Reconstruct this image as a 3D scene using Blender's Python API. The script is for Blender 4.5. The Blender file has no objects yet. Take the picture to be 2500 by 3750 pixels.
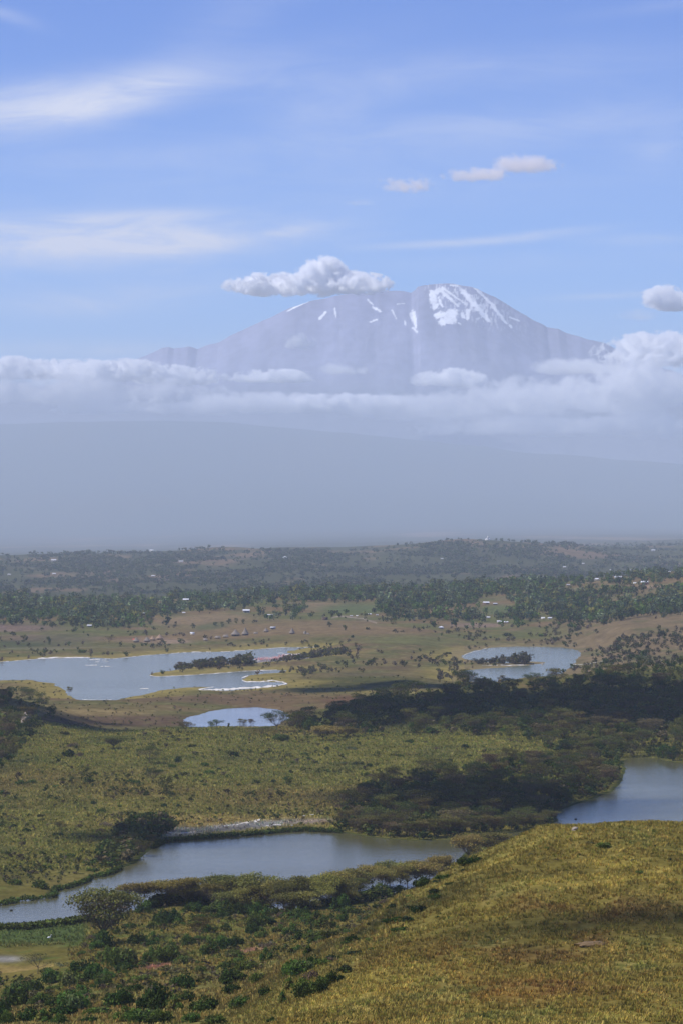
import bpy, math, random
import numpy as np
rng = np.random.default_rng(7); random.seed(7)
S = bpy.context.scene
# ------------------------------------------------------------------ camera, sky, sun, exposure
F = 12545.0; CX = 1250.0; HOR = 1950.0          # focal length in photo pixels, centre column, horizon row
cam_d = bpy.data.cameras.new('camera'); cam = bpy.data.objects.new('camera', cam_d)
S.collection.objects.link(cam); S.camera = cam
cam_d.sensor_fit = 'VERTICAL'; cam_d.sensor_height = 36; cam_d.lens = F/3750*36
cam_d.shift_y = (HOR-1875)/3750
cam_d.clip_start = 1; cam_d.clip_end = 200000
cam.location = (0, 0, 0); cam.rotation_euler = (math.radians(90), 0, 0)
SUN_EL = 52.0; SUN_AZ = -93.0                   # azimuth from +Y (away from camera), negative = left
sd = np.array([math.sin(math.radians(SUN_AZ))*math.cos(math.radians(SUN_EL)),
               math.cos(math.radians(SUN_AZ))*math.cos(math.radians(SUN_EL)), math.sin(math.radians(SUN_EL))])
sl = bpy.data.lights.new('sun', 'SUN'); sl.energy = 4.8; sl.angle = math.radians(0.53); sl.color = (1, .95, .87)
sun = bpy.data.objects.new('sun', sl); S.collection.objects.link(sun)
from mathutils import Vector
sun.rotation_euler = Vector(sd).to_track_quat('Z', 'Y').to_euler()
S.view_settings.view_transform = 'Standard'; S.view_settings.look = 'None'
S.view_settings.exposure = 0.17; S.view_settings.gamma = 1
S.cycles.volume_bounces = 24; S.cycles.max_bounces = 26; S.cycles.diffuse_bounces = 2; S.cycles.glossy_bounces = 2
S.cycles.transmission_bounces = 2; S.cycles.transparent_max_bounces = 8
S.cycles.volume_step_rate = 1.0; S.cycles.volume_max_steps = 256
S.cycles.use_adaptive_sampling = True; S.cycles.use_denoising = True

class NT:                                        # tiny node-tree helper
    def __init__(s, nt): s.nt = nt; s.n = nt.nodes; s.l = nt.links; s.n.clear()
    def add(s, t, **kw):
        x = s.n.new(t)
        for k, v in kw.items():
            if k.startswith('in_'):
                key = k[3:]; key = int(key) if key.isdigit() else key
                s.put(x.inputs[key], v)
            else: setattr(x, k, v)
        return x
    def put(s, inp, v):
        if hasattr(v, 'is_output') or isinstance(v, bpy.types.NodeSocket): s.l.new(v, inp)
        else: inp.default_value = v
    def m(s, op, a, b=0.0, c=0.0, clamp=False):
        x = s.n.new('ShaderNodeMath'); x.operation = op; x.use_clamp = clamp
        s.put(x.inputs[0], a); s.put(x.inputs[1], b); s.put(x.inputs[2], c); return x.outputs[0]
    def vm(s, op, a, b=(0, 0, 0)):
        x = s.n.new('ShaderNodeVectorMath'); x.operation = op
        s.put(x.inputs[0], a); s.put(x.inputs[1], b); return x.outputs[0]
    def ss(s, v, a, b, c=0.0, d=1.0):
        x = s.n.new('ShaderNodeMapRange'); x.interpolation_type = 'SMOOTHSTEP'
        for k, w in zip((0, 1, 2, 3, 4), (v, a, b, c, d)): s.put(x.inputs[k], w)
        return x.outputs[0]
    def noise(s, vec, scale, detail=3, rough=.55, dist=0.0):
        x = s.n.new('ShaderNodeTexNoise'); s.put(x.inputs['Vector'], vec)
        x.inputs['Scale'].default_value = scale; x.inputs['Detail'].default_value = detail
        x.inputs['Roughness'].default_value = rough; x.inputs['Distortion'].default_value = dist
        return x.outputs[0]
    def mix(s, f, a, b, mode='MIX'):
        x = s.n.new('ShaderNodeMix'); x.data_type = 'RGBA'; x.blend_type = mode
        s.put(x.inputs[0], f); s.put(x.inputs[6], a); s.put(x.inputs[7], b); return x.outputs[2]

world = bpy.data.worlds.new('World'); S.world = world; world.use_nodes = True
w = NT(world.node_tree)
sky = w.add('ShaderNodeTexSky', sky_type='NISHITA', sun_disc=False)
sky.sun_elevation = math.radians(SUN_EL); sky.sun_rotation = math.radians(SUN_AZ)
sky.altitude = 1500; sky.air_density = 1.0; sky.dust_density = 0.3; sky.ozone_density = 1.5
dirv = w.add('ShaderNodeTexCoord').outputs['Generated']
sx = w.add('ShaderNodeSeparateXYZ'); w.l.new(dirv, sx.inputs[0])
yy = w.m('MAXIMUM', sx.outputs[1], 0.05)
U = w.m('DIVIDE', sx.outputs[0], yy); V = w.m('DIVIDE', sx.outputs[2], yy)
# high cirrus: long wind-blown streaks, each a soft ellipse of direction torn by stretched noise
cu = w.add('ShaderNodeCombineXYZ'); w.put(cu.inputs[0], w.m('MULTIPLY', U, 1.0)); w.put(cu.inputs[1], w.m('MULTIPLY', V, 4.5))
fib = w.noise(cu.outputs[0], 22, 8, .68, .8)
cu2 = w.add('ShaderNodeCombineXYZ'); w.put(cu2.inputs[0], w.m('ADD', w.m('MULTIPLY', U, 1.0), w.m('MULTIPLY', V, .5))); w.put(cu2.inputs[1], w.m('MULTIPLY', V, 3.0)); w.put(cu2.inputs[2], 3.7)
warp = w.m('SUBTRACT', w.noise(cu2.outputs[0], 11, 3, .5), .5)
# px, row, half length, half height, tilt (rise to the right), strength
STREAKS = [(100, 900, 700, 100, .00, .72), (640, 890, 560, 62, .09, .66), (480, 830, 380, 40, .02, .35), (1000, 855, 170, 20, .16, .35), (560, 792, 260, 24, .05, .42),
           (60, 415, 330, 85, .12, .62), (400, 365, 300, 60, .16, .50), (150, 320, 420, 60, .05, .25), (20, 55, 120, 25, -.3, .25), (480, 1090, 380, 50, .08, .42), (150, 1120, 330, 60, 0, .14),
           (1650, 890, 300, 15, .05, .42), (1980, 860, 220, 16, .10, .38), (1180, 395, 220, 60, .1, .20),
           (2200, 430, 700, 90, .05, .20), (1500, 470, 700, 60, .02, .16), (800, 120, 360, 130, .7, .13),
           (2250, 1082, 230, 13, .04, .35), (2400, 30, 320, 25, .12, .16), (2350, 880, 230, 22, .0, .25),
           (1300, 650, 1500, 120, .0, .16), (700, 560, 900, 50, .04, .16), (1750, 250, 800, 80, .04, .16), (900, 220, 500, 60, .2, .14), (2000, 960, 700, 40, .02, .14), (350, 1290, 560, 38, 0, .40), (1100, 300, 900, 60, .05, .14), (2420, 560, 120, 60, 0, .2)]
tot = None
for (px, row, a, b, t, k) in STREAKS:
    du = w.m('SUBTRACT', U, (px-CX)/F); dv = w.m('SUBTRACT', V, (HOR-row)/F)
    dv2 = w.m('SUBTRACT', dv, w.m('MULTIPLY', du, t))
    dv3 = w.m('ADD', dv2, w.m('MULTIPLY', warp, b/F*1.6))
    q = w.m('ADD', w.m('POWER', w.m('ABSOLUTE', w.m('DIVIDE', du, a/F)), 2.0), w.m('POWER', w.m('ABSOLUTE', w.m('DIVIDE', dv3, b/F)), 2.0))
    g = w.m('MULTIPLY', w.m('EXPONENT', w.m('MULTIPLY', q, -1.0)), k)
    tot = g if tot is None else w.m('ADD', tot, g)
cl = w.m('MULTIPLY', tot, w.ss(fib, .30, .68, .45, 1.2), clamp=True)
# bare colour of the sky, a touch bluer than the model gives this low over the horizon
tint = w.mix(w.ss(V, .06, .17), w.mix(w.ss(V, .015, .085), w.mix(1.0, sky.outputs[0], (.70, .86, 1.28, 1), 'MULTIPLY'), w.mix(1.0, sky.outputs[0], (.555, .79, 1.34, 1), 'MULTIPLY')), w.mix(1.0, sky.outputs[0], (.40, .60, 1.17, 1), 'MULTIPLY'))
skyc = w.mix(cl, tint, (6.6, 6.9, 8.2, 1))
bg = w.add('ShaderNodeBackground'); w.l.new(skyc, bg.inputs[0]); bg.inputs[1].default_value = 0.107
wo = w.add('ShaderNodeOutputWorld'); w.l.new(bg.outputs[0], wo.inputs[0])
world.cycles.sampling_method = 'MANUAL'; world.cycles.sample_map_resolution = 512

# ------------------------------------------------------------------ helpers
def tag(o, label=None, cat=None, group=None, kind=None):
    if label: o['label'] = label
    if cat: o['category'] = cat
    if group: o['group'] = group
    if kind: o['kind'] = kind
    return o
def make_mesh(name, V, Fc, mat, col=None, smooth=False):
    V = np.asarray(V, np.float32); Fc = np.asarray(Fc, np.int32); k = Fc.shape[1]
    me = bpy.data.meshes.new(name); me.vertices.add(len(V)); me.vertices.foreach_set('co', V.ravel())
    me.loops.add(Fc.size); me.loops.foreach_set('vertex_index', Fc.ravel())
    me.polygons.add(len(Fc)); me.polygons.foreach_set('loop_start', np.arange(len(Fc), dtype=np.int32)*k)
    me.polygons.foreach_set('loop_total', np.full(len(Fc), k, np.int32))
    if smooth: me.polygons.foreach_set('use_smooth', np.ones(len(Fc), bool))
    if mat is not None: me.materials.append(mat)
    me.update(calc_edges=True)
    if col is not None:
        c = np.ones((len(V), 4), np.float32); c[:, :3] = col
        at = me.attributes.new('Col', 'FLOAT_COLOR', 'POINT'); at.data.foreach_set('color', c.ravel())
    return me
def link(name, me, parent=None, loc=None):
    o = bpy.data.objects.new(name, me); S.collection.objects.link(o)
    if parent is not None: o.parent = parent
    if loc is not None: o.location = loc
    return o
def hash2(ix, iy, seed):
    h = (ix.astype(np.int64)*374761393 + iy.astype(np.int64)*668265263 + seed*1442695041) & 0xffffffff
    h = ((h ^ (h >> 13))*1274126177) & 0xffffffff
    h = ((h ^ (h >> 16))*2246822519) & 0xffffffff
    return ((h ^ (h >> 15)) & 0xffffff)/float(0xffffff)
def vnoise(x, y, seed=0):
    ix = np.floor(x); iy = np.floor(y); fx = x-ix; fy = y-iy
    fx = fx*fx*(3-2*fx); fy = fy*fy*(3-2*fy); ix = ix.astype(np.int64); iy = iy.astype(np.int64)
    a = hash2(ix, iy, seed); b = hash2(ix+1, iy, seed); c = hash2(ix, iy+1, seed); d = hash2(ix+1, iy+1, seed)
    return (a*(1-fx)+b*fx)*(1-fy)+(c*(1-fx)+d*fx)*fy
def fbm(x, y, octv=4, seed=0, g=.5):             # about -1..1
    s = 0; a = 1; n = 0
    for i in range(octv):
        ca, sa = math.cos(.7*i+.3), math.sin(.7*i+.3)
        s = s+a*(vnoise((x*ca-y*sa)*2**i+17.3*i, (x*sa+y*ca)*2**i-9.1*i, seed+i)*2-1); n += a; a *= g
    return s/n*1.5
def sstep(a, b, x):
    t = np.clip((x-a)/(b-a), 0, 1); return t*t*(3-2*t)

# ------------------------------------------------------------------ terrain profile: height along a few bearings
LAKE = -100.0
COLS = {
-800: {250:-38,400:-59,480:-69.5,560:-79,650:-89,720:-96,820:-98.8,1000:-99,1150:-98,1300:-96,1400:-93,1500:-90,1600:-85,1750:-78,1850:-84,1950:-95,2150:-99,3000:-99,3150:-97,3300:-95,3700:-91,4100:-87,4500:-84,5500:-112,7000:-108,8000:-92,9500:-60,11000:-85,14000:-105,20000:-112,26000:-90,30000:-40,36000:500,42000:1330,45000:1200},
0: {250:-38,400:-59,480:-69.5,560:-79,650:-89,720:-96,820:-98.8,1000:-99,1150:-98,1300:-96,1400:-93,1500:-91,1600:-88.5,1700:-84,1750:-84,1850:-93,1950:-99,2150:-99,3000:-99,3150:-97,3300:-95,3700:-90,4100:-86.5,4500:-85,5500:-110,7000:-106,8000:-92,9500:-58,11000:-85,14000:-105,20000:-110,26000:-86,30000:-30,36000:560,42000:1400,45000:1250},
400: {250:-38,400:-59,480:-69,560:-76.5,650:-84.5,720:-91,820:-98,900:-99.5,1000:-99,1150:-98,1300:-96,1400:-94,1500:-93.5,1560:-92.3,1650:-96,1700:-98,1800:-98.8,1950:-99,2150:-99,3000:-99,3150:-96.5,3300:-94.5,3700:-89,4100:-85.5,4500:-86,5500:-108,7000:-104,8000:-88,9500:-52,11000:-80,14000:-100,20000:-105,26000:-80,30000:-20,36000:580,42000:1440,45000:1300},
800: {250:-38,380:-54.5,400:-57,480:-67,560:-74,650:-82,720:-88,820:-95,900:-99,1000:-99,1150:-98,1300:-95.8,1400:-93.5,1500:-91,1560:-89.8,1620:-93,1700:-98,1950:-99,2150:-99,3000:-98.5,3150:-96,3300:-94,3700:-88,4100:-82,4500:-80,5500:-104,7000:-100,8000:-78,9500:-38,11000:-60,14000:-90,20000:-85,26000:-60,30000:0,36000:560,42000:1415,45000:1250},
1250: {250:-37,330:-47.3,400:-51.5,470:-56,520:-62,560:-68,650:-78,720:-84,820:-93,900:-98.5,1000:-99,1150:-98,1300:-95.8,1400:-93.5,1500:-92,1560:-91.5,1640:-93,1750:-91,1850:-88.5,1900:-93,1950:-97.5,2150:-97,2250:-98.5,2500:-97.5,2800:-95,3100:-92,3300:-91,3700:-88,4100:-82,4500:-75,5500:-100,7000:-96,8000:-78,9500:-42,11000:-60,14000:-80,20000:-60,26000:-30,30000:20,36000:520,42000:1305,45000:1150},
1500: {250:-37,330:-47.3,400:-50.5,460:-52,500:-52.5,540:-57,600:-68,720:-88,900:-98,1000:-99,1150:-98,1250:-96,1350:-93,1450:-91.5,1560:-92.5,1640:-93,1750:-88,1850:-86,1950:-95,2050:-97,2150:-93.8,2300:-98,2500:-97.5,2800:-95.5,3100:-92.5,3300:-91,3700:-87,4100:-80,4500:-71,5500:-98,7000:-94,8000:-70,9500:-32,11000:-50,14000:-75,20000:-50,26000:-20,30000:30,36000:480,42000:1210,45000:1050},
1700: {250:-37,330:-47.3,400:-50.5,460:-49.5,520:-50.2,560:-54,620:-68,800:-92,1000:-99,1130:-98.5,1200:-97,1300:-93.5,1400:-91.5,1500:-92,1600:-93,1700:-90,1800:-84,1870:-82.5,1960:-88,2100:-97,2400:-99,3000:-99,3150:-96,3300:-93,3700:-87,4100:-77,4500:-67,5500:-96,7000:-92,8000:-65,9500:-26,11000:-45,14000:-70,20000:-45,26000:-10,30000:40,36000:440,42000:1140,45000:1000},
2000: {250:-37,330:-47.3,400:-50,460:-47,520:-44.6,570:-52,650:-70,900:-97,1200:-98.5,1270:-97,1350:-93,1450:-91,1550:-93,1600:-92.5,1700:-88,1800:-82,1900:-78.8,2000:-84,2200:-96,2400:-99,3000:-98.5,3150:-95,3300:-91,3700:-82,4100:-70,4500:-62,5500:-94,7000:-90,8000:-68,9500:-36,11000:-45,14000:-60,20000:-38,26000:-8,30000:40,36000:400,42000:1010,45000:900},
2300: {250:-37,330:-47.3,400:-49.5,460:-46,520:-43.9,570:-52,650:-70,900:-97,1200:-99,1490:-98,1550:-97,1650:-91.5,1750:-85,1850:-79,1950:-76,2050:-82,2300:-95,2400:-95,2500:-93.5,2700:-89,2900:-83,3100:-80,3300:-78,3700:-71,4100:-60,4500:-52,5500:-92,7000:-90,8000:-78,9500:-58,11000:-50,14000:-50,20000:-34,26000:-6,30000:35,36000:360,42000:930,45000:800},
2600: {250:-37,330:-47.3,400:-49.5,460:-46,520:-44.5,570:-52,650:-70,900:-97,1200:-99,1490:-98,1550:-96,1650:-89,1750:-82,1850:-76,1950:-72.5,2050:-78,2300:-91,2500:-88,2700:-84,2900:-78,3100:-75,3300:-72,3700:-64,4100:-53,4500:-46,5500:-90,7000:-88,8000:-78,9500:-54,11000:-46,14000:-46,20000:-32,26000:-6,30000:30,36000:340,42000:850,45000:740},
3400: {250:-37,330:-47.3,400:-49.5,460:-46,520:-45,570:-52,650:-68,900:-92,1200:-97,1490:-96,1550:-92,1750:-80,1950:-68,2050:-72,2300:-85,2700:-80,3300:-66,4500:-40,5500:-85,8000:-70,9500:-50,14000:-46,26000:-6,36000:300,42000:700,45000:600}}
NT_ = 3200; LN0, LN1 = math.log(20), math.log(46000)
REMAP = {}
cpx = np.array(sorted(COLS)); tab = []
for c in cpx:
    k = {REMAP.get(q, q): v*REMAP.get(q, q)/q for q, v in COLS[c].items()}; k[20] = -3.0; k[150] = -25.0; k[46000] = k[45000]-30
    ks = np.array(sorted(k)); zs = np.array([k[q] for q in ks])
    t = np.interp(np.linspace(LN0, LN1, NT_), np.log(ks), zs)
    ker = np.exp(-(np.arange(-24, 25)/9.0)**2/2); ker /= ker.sum()
    tab.append(np.convolve(np.pad(t, 24, mode='edge'), ker, 'valid'))
tab = np.array(tab); cu_ = (cpx-CX)/F
def base_z(x, y):
    y = np.maximum(y, 21.0); u = x/y; t = (np.log(y)-LN0)/(LN1-LN0)*(NT_-1)
    t = np.clip(t, 0, NT_-1.001); i = t.astype(int); f = t-i
    c = np.clip(np.searchsorted(cu_, u)-1, 0, len(cu_)-2)
    g = np.clip((u-cu_[c])/(cu_[c+1]-cu_[c]), 0, 1); g = g*g*(3-2*g)*.6+g*.4
    a = tab[c, i]*(1-f)+tab[c, i+1]*f; b = tab[c+1, i]*(1-f)+tab[c+1, i+1]*f
    return a*(1-g)+b*g
def on_plane(px, row, z=LAKE):
    d = z*F/(HOR-row); return ((px-CX)/F*d, d)
# lake outlines, read on the photograph and laid on the water level
LAKES = {
'near': [(-420,3250),(-200,3290),(0,3311),(80,3297),(207,3281),(190,3272),(199,3261),(319,3229),(335,3213),(399,3201),(450,3178),(500,3160),(545,3115),(558,3100),(606,3079),(717,3070),(877,3058),(1036,3044),(1116,3039),(1250,3046),(1330,3062),(1393,3070),(1529,3079),(1664,3076),(1760,3060),(1928,3044),(2007,3030),(2039,3006),(2035,2975),(2087,2951),(2167,2927),(2246,2895),(2278,2855),(2290,2815),(2275,2785),(2310,2774),(2400,2776),(2450,2790),(2520,2797),(2700,2800),(2950,2840),(3100,2920),(3000,3010),(2700,3065),(2350,3090),(2050,3095),(1850,3098),(1790,3080),(1720,3100),(1680,3150),(1665,3185),(1610,3215),(1540,3243),(1450,3268),(1330,3295),(1250,3310),(1100,3328),(988,3330),(860,3322),(700,3300),(665,3285),(560,3318),(470,3340),(400,3362),(295,3376),(160,3391),(80,3401),(-50,3402),(-200,3420),(-420,3440)],
'far': [(-420,2440),(-100,2426),(0,2424),(143,2412),(311,2408),(414,2412),(558,2398),(685,2389),(845,2386),(940,2378),(1036,2370),(1152,2370),(1100,2377),(1062,2384),(1052,2391),(1075,2395),(1140,2398),(1180,2402),(1130,2412),(1020,2420),(917,2429),(780,2436),(680,2446),(620,2457),(574,2464),(550,2472),(570,2478),(650,2474),(765,2467),(900,2457),(1016,2453),(1050,2456),(1020,2464),(957,2467),(905,2474),(885,2486),(900,2497),(957,2497),(1036,2499),(1052,2504),(1020,2512),(957,2519),(837,2531),(725,2527),(781,2516),(725,2515),(670,2518),(606,2527),(542,2537),(510,2547),(470,2556),(407,2565),(303,2564),(262,2548),(247,2535),(200,2505),(120,2490),(0,2492),(-200,2510),(-420,2540)],
'mid': [(674,2643),(702,2625),(765,2605),(845,2594),(940,2590),(1010,2597),(1050,2606),(1065,2630),(1010,2660),(960,2680),(860,2690),(740,2685),(690,2665)],
'east': [(1684,2406),(1700,2396),(1728,2386),(1792,2372),(1888,2368),(2007,2368),(2090,2374),(2122,2384),(2127,2402),(2105,2425),(2095,2442),(2060,2465),(1980,2485),(1900,2495),(1836,2500),(1728,2496),(1705,2480),(1692,2464),(1700,2455),(1760,2450),(1928,2437),(1985,2430),(1991,2425),(1920,2422),(1850,2430),(1760,2424),(1710,2416)]}
LP = {k: np.array([on_plane(*p) for p in v]) for k, v in LAKES.items()}
def sd_poly(x, y, P):
    out = np.empty(x.shape); 
    for s in range(0, x.size, 60000):
        X = x[s:s+60000, None]; Y = y[s:s+60000, None]
        A = P[None]; B = np.roll(P, -1, 0)[None]; ex = B[..., 0]-A[..., 0]; ey = B[..., 1]-A[..., 1]
        wx = X-A[..., 0]; wy = Y-A[..., 1]
        t = np.clip((wx*ex+wy*ey)/(ex*ex+ey*ey), 0, 1)
        d = np.sqrt(((wx-ex*t)**2+(wy-ey*t)**2).min(1))
        c1 = (A[..., 1] > Y) != (B[..., 1] > Y)
        xi = ex*(Y-A[..., 1])/np.where(ey == 0, 1e-9, ey)+A[..., 0]
        ins = ((c1 & (X < xi)).sum(1) % 2) == 1
        out[s:s+60000] = np.where(ins, -d, d)
    return out
def lake_sd(x, y):
    d = np.full(x.shape, 999.0)
    m = (y > 780) & (y < 3400)
    if m.any():
        xm, ym = x[m], y[m]; dd = np.full(xm.shape, 999.0)
        for P in LP.values():
            k = (ym > P[:, 1].min()-130) & (ym < P[:, 1].max()+130) & (xm > P[:, 0].min()-130) & (xm < P[:, 0].max()+130)
            if k.any(): dd[k] = np.minimum(dd[k], sd_poly(xm[k], ym[k], P))
        dd += .35*fbm(xm/4, ym/9, 3, 5)*np.clip(ym/1200, .6, 1.5)+sstep(1650, 1900, ym)*2.6*fbm(xm/13, ym/26, 3, 6)
        d[m] = dd
    return d
def ground(x, y, sdv=None):
    x = np.asarray(x, float); y = np.asarray(y, float)
    z = base_z(x, y)
    far = sstep(3300, 4200, y)
    z = z + (1-far)*sstep(300, 700, y)*(1.3*fbm(x/75, y/90, 3, 11)+.5*fbm(x/16, y/18, 2, 12))
    z = z + (1-sstep(500, 700, y))*(.55*fbm(x/14, y/16, 3, 21)+.20*fbm(x/3.2, y/4.2, 2, 22))
    z = z + far*(1-sstep(20000, 30000, y))*(3.5*fbm(x/170, y/420, 3, 13)) + sstep(6000, 8000, y)*(1-sstep(15000, 26000, y))*12*fbm(x/520, y/1500, 3, 14)
    z = z + sstep(30000, 38000, y)*26*fbm(x/1600, y/3000, 4, 15)
    if sdv is None: sdv = lake_sd(x, y)
    z = np.where((y > 780) & (y < 3400), np.maximum(z, -99.6), z)
    sh = np.where(sdv > 0, LAKE+np.minimum(.035*sdv, .5)+.012*sdv, np.maximum(LAKE+.09*sdv, LAKE-3))
    k = sstep(2, 55, sdv)
    return np.where(sdv < 200, sh*(1-k)+z*k, z)
def hit(px, row, dmin=300.0, dmax=12000.0):      # where the sight line through a photo pixel meets the ground
    for _ in range(1):
        d = np.exp(np.linspace(math.log(dmin), math.log(dmax), 1500))
        x = (px-CX)/F*d; z = -(row-HOR)/F*d; g = ground(x, d)
        i = np.argmax(g > z)
        if not (g > z).any(): i = np.argmin(z-g)
        i = max(i, 1); a = z[i-1]-g[i-1]; b = z[i]-g[i]; t = 0 if a == b else np.clip(a/(a-b), 0, 1)
        dd = d[i-1]+(d[i]-d[i-1])*t
    xx = (px-CX)/F*dd
    return float(xx), float(dd), float(ground(np.array([xx]), np.array([dd]))[0])
# ------------------------------------------------------------------ ground colours (albedo only)
def ell(P, R, cx, cy, rx, ry, tilt=0.0):          # soft ellipse of ground, given where it lies in view
    dx = P-cx; dy = R-cy-tilt*dx
    return np.exp(-((dx/rx)**2+(dy/ry)**2)**1.5)
def ground_color(x, y, z, sdv):
    P = CX+x/y*F; R = HOR-z/y*F
    n1 = fbm(x/26, y/40, 4, 31); n2 = fbm(x/5, y/8, 3, 32); n3 = fbm(x/1.2, y/2.2, 2, 33); nb = fbm(x/110, y/170, 3, 34)
    C = np.zeros((len(x), 3))
    def put(col, k): C[:] = C*(1-k[:, None])+np.array(col)*k[:, None]
    one = np.ones(len(x))
    # near hill
    put((.130, .100, .022), one)
    put((.150, .088, .020), .85*sstep(-.2, .8, n1)); put((.085, .085, .020), .8*sstep(.1, .7, n2+.3*n3)); put((.235, .175, .045), .6*sstep(.25, .9, n3+.5*n2))
    near = 1-sstep(560, 620, y)
    red = np.zeros(len(x))
    for e in [(2150, 3330, 420, 60, .0), (2167, 3440, 90, 40, 0), (2150, 3620, 330, 60, 0), (1950, 3500, 300, 40, 0), (1500, 3500, 200, 30, -.15)]: red = np.maximum(red, ell(P, R, *e))
    put((.105, .052, .018), near*red*.6*sstep(-.7, .4, n2))
    gold = np.zeros(len(x))
    for e in [(1800, 3180, 260, 45, -.4), (2250, 3180, 300, 50, 0), (1300, 3620, 300, 60, -.25), (2250, 3230, 350, 30, 0), (2300, 3700, 200, 50, 0)]: gold = np.maximum(gold, ell(P, R, *e))
    put((.25, .18, .036), near*gold*.55*sstep(-.5, .6, n2))
    # lower left slope
    k = sstep(540, 640, y)
    slope = sstep(1500, 1100, P+(R-3500)*1.4)
    put((.125, .105, .030), np.clip(k+.8*slope*(y < 900), 0, 1)*.9); put((.145, .098, .030), k*.3*sstep(0, .8, n1)); put((.080, .098, .025), k*.8*sstep(.1, .8, n2))
    # marsh and sand by the water at left
    m = (1-sstep(290, 345, P))*(y > 760)*(y < 905)
    put((.062, .082, .026), m*sstep(3480, 3440, R)); put((.21, .19, .17), m*ell(P, R, 20, 3512, 70, 13)); put((.22, .155, .055), m*sstep(3520, 3545, R+8*n2))
    put((.26, .14, .09), ell(P, R, 570, 3541, 70, 7, -.12)*(y < 800)); put((.24, .14, .09), ell(P, R, 930, 3480, 60, 6, -.18)*(y < 800))
    # hill between the lakes
    k = sstep(930, 1030, y)*(1-sstep(1000, 1010, y)*0)
    put((.108, .096, .026), k); put((.14, .11, .033), k*.6*sstep(-.1, .8, n2+.4*n1)); put((.066, .068, .022), k*.75*sstep(0, .7, n1)); put((.12, .075, .032), k*.55*sstep(.1, .8, nb))
    put((.19, .15, .055), k*.6*sstep(.35, .9, n3+.3*n2))
    y1 = (y < 1350)
    put((.21, .145, .055), k*y1*.8*np.maximum(ell(P, R, 800, 3010, 420, 28), ell(P, R, 120, 3270, 200, 35, -.25)))
    put((.24, .21, .17), y1*k*np.clip(1.3*ell(P, R, 640, 3047, 95, 17), 0, 1)); put((.19, .175, .165), y1*k*np.clip(1.3*ell(P, R, 900, 3025, 200, 12, -.09), 0, 1)); put((.11, .10, .095), y1*k*np.clip(1.2*ell(P, R, 840, 3036, 110, 6, -.07), 0, 1))
    put((.20, .15, .13), y1*k*.8*ell(P, R, 1150, 3008, 80, 8, -.05)); put((.18, .13, .06), k*y1*.7*ell(P, R, 1520, 3040, 170, 20))
    # forested slope on the right
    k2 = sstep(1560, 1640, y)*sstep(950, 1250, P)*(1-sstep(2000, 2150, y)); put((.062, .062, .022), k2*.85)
    put((.13, .11, .035), np.maximum(ell(P, R, 1950, 2505, 200, 24, -.16), ell(P, R, 2200, 2452, 130, 18))*(y > 1700)*(y < 2100)*.9)
    put((.14, .085, .05), ell(P, R, 1950, 2510, 60, 10)*(y > 1700)*(y < 2100)*.6)
    # flats between the far lakes
    k = sstep(1640, 1760, y)*(1-sstep(1000, 1180, P)*(y < 1900)); put((.120, .082, .042), k); 
    k = np.maximum(k, sstep(1900, 2050, y)); put((.135, .105, .045), k*.75); put((.145, .085, .055), k*.6*sstep(-.1, .7, nb)); put((.085, .088, .03), k*.75*sstep(-.3, .5, n1)); put((.21, .17, .08), k*.45*sstep(.1, .8, n2))
    b = (y > 1640)*(y < 2500)
    for e, c, a in [((300, 2612, 260, 14), (.23, .165, .075), .9), ((550, 2640, 420, 22), (.10, .062, .042), .9), ((150, 2640, 200, 20), (.07, .05, .035), .8), ((1000, 2560, 260, 20), (.13, .085, .045), .8),
                    ((1250, 2500, 330, 20, -.03), (.055, .055, .02), .9), ((1430, 2440, 130, 16), (.10, .07, .04), .8), ((1330, 2530, 250, 10), (.17, .13, .045), .8), ((1270, 2565, 90, 18), (.12, .065, .04), .9), ((1330, 2470, 160, 8), (.10, .075, .045), .6),
                    ((700, 2560, 300, 12), (.11, .07, .045), .7)]:
        put(c, b*a*np.clip(1.3*ell(P, R, *e), 0, 1)*sstep(-1.1, -.2, n2))
    g = (y > 2050)*(y < 3100)*sstep(45, 8, sdv)*(P < 1700); put((.23, .175, .055), g*.85)
    g = (y > 2250)*(y < 3100)*sstep(35, 6, sdv)*(P >= 1650); put((.20, .15, .075), g*.8)
    # slopes beyond the far lakes
    k = sstep(3020, 3150, y); put((.150, .100, .050), k); put((.095, .098, .034), k*.95*sstep(-.35, .4, fbm(x/70, y/110, 3, 41))); put((.18, .12, .085), k*.5*sstep(.1, .8, fbm(x/30, y/50, 3, 42)))
    h = (y > 2350)*sstep(1900, 2200, P); put((.150, .105, .062), h*(1-sstep(3600, 4000, y))*.85); put((.08, .082, .034), h*(1-sstep(3600, 4000, y))*.6*sstep(0, .6, n1))
    b = (y > 2900)*(y < 5200)
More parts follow.
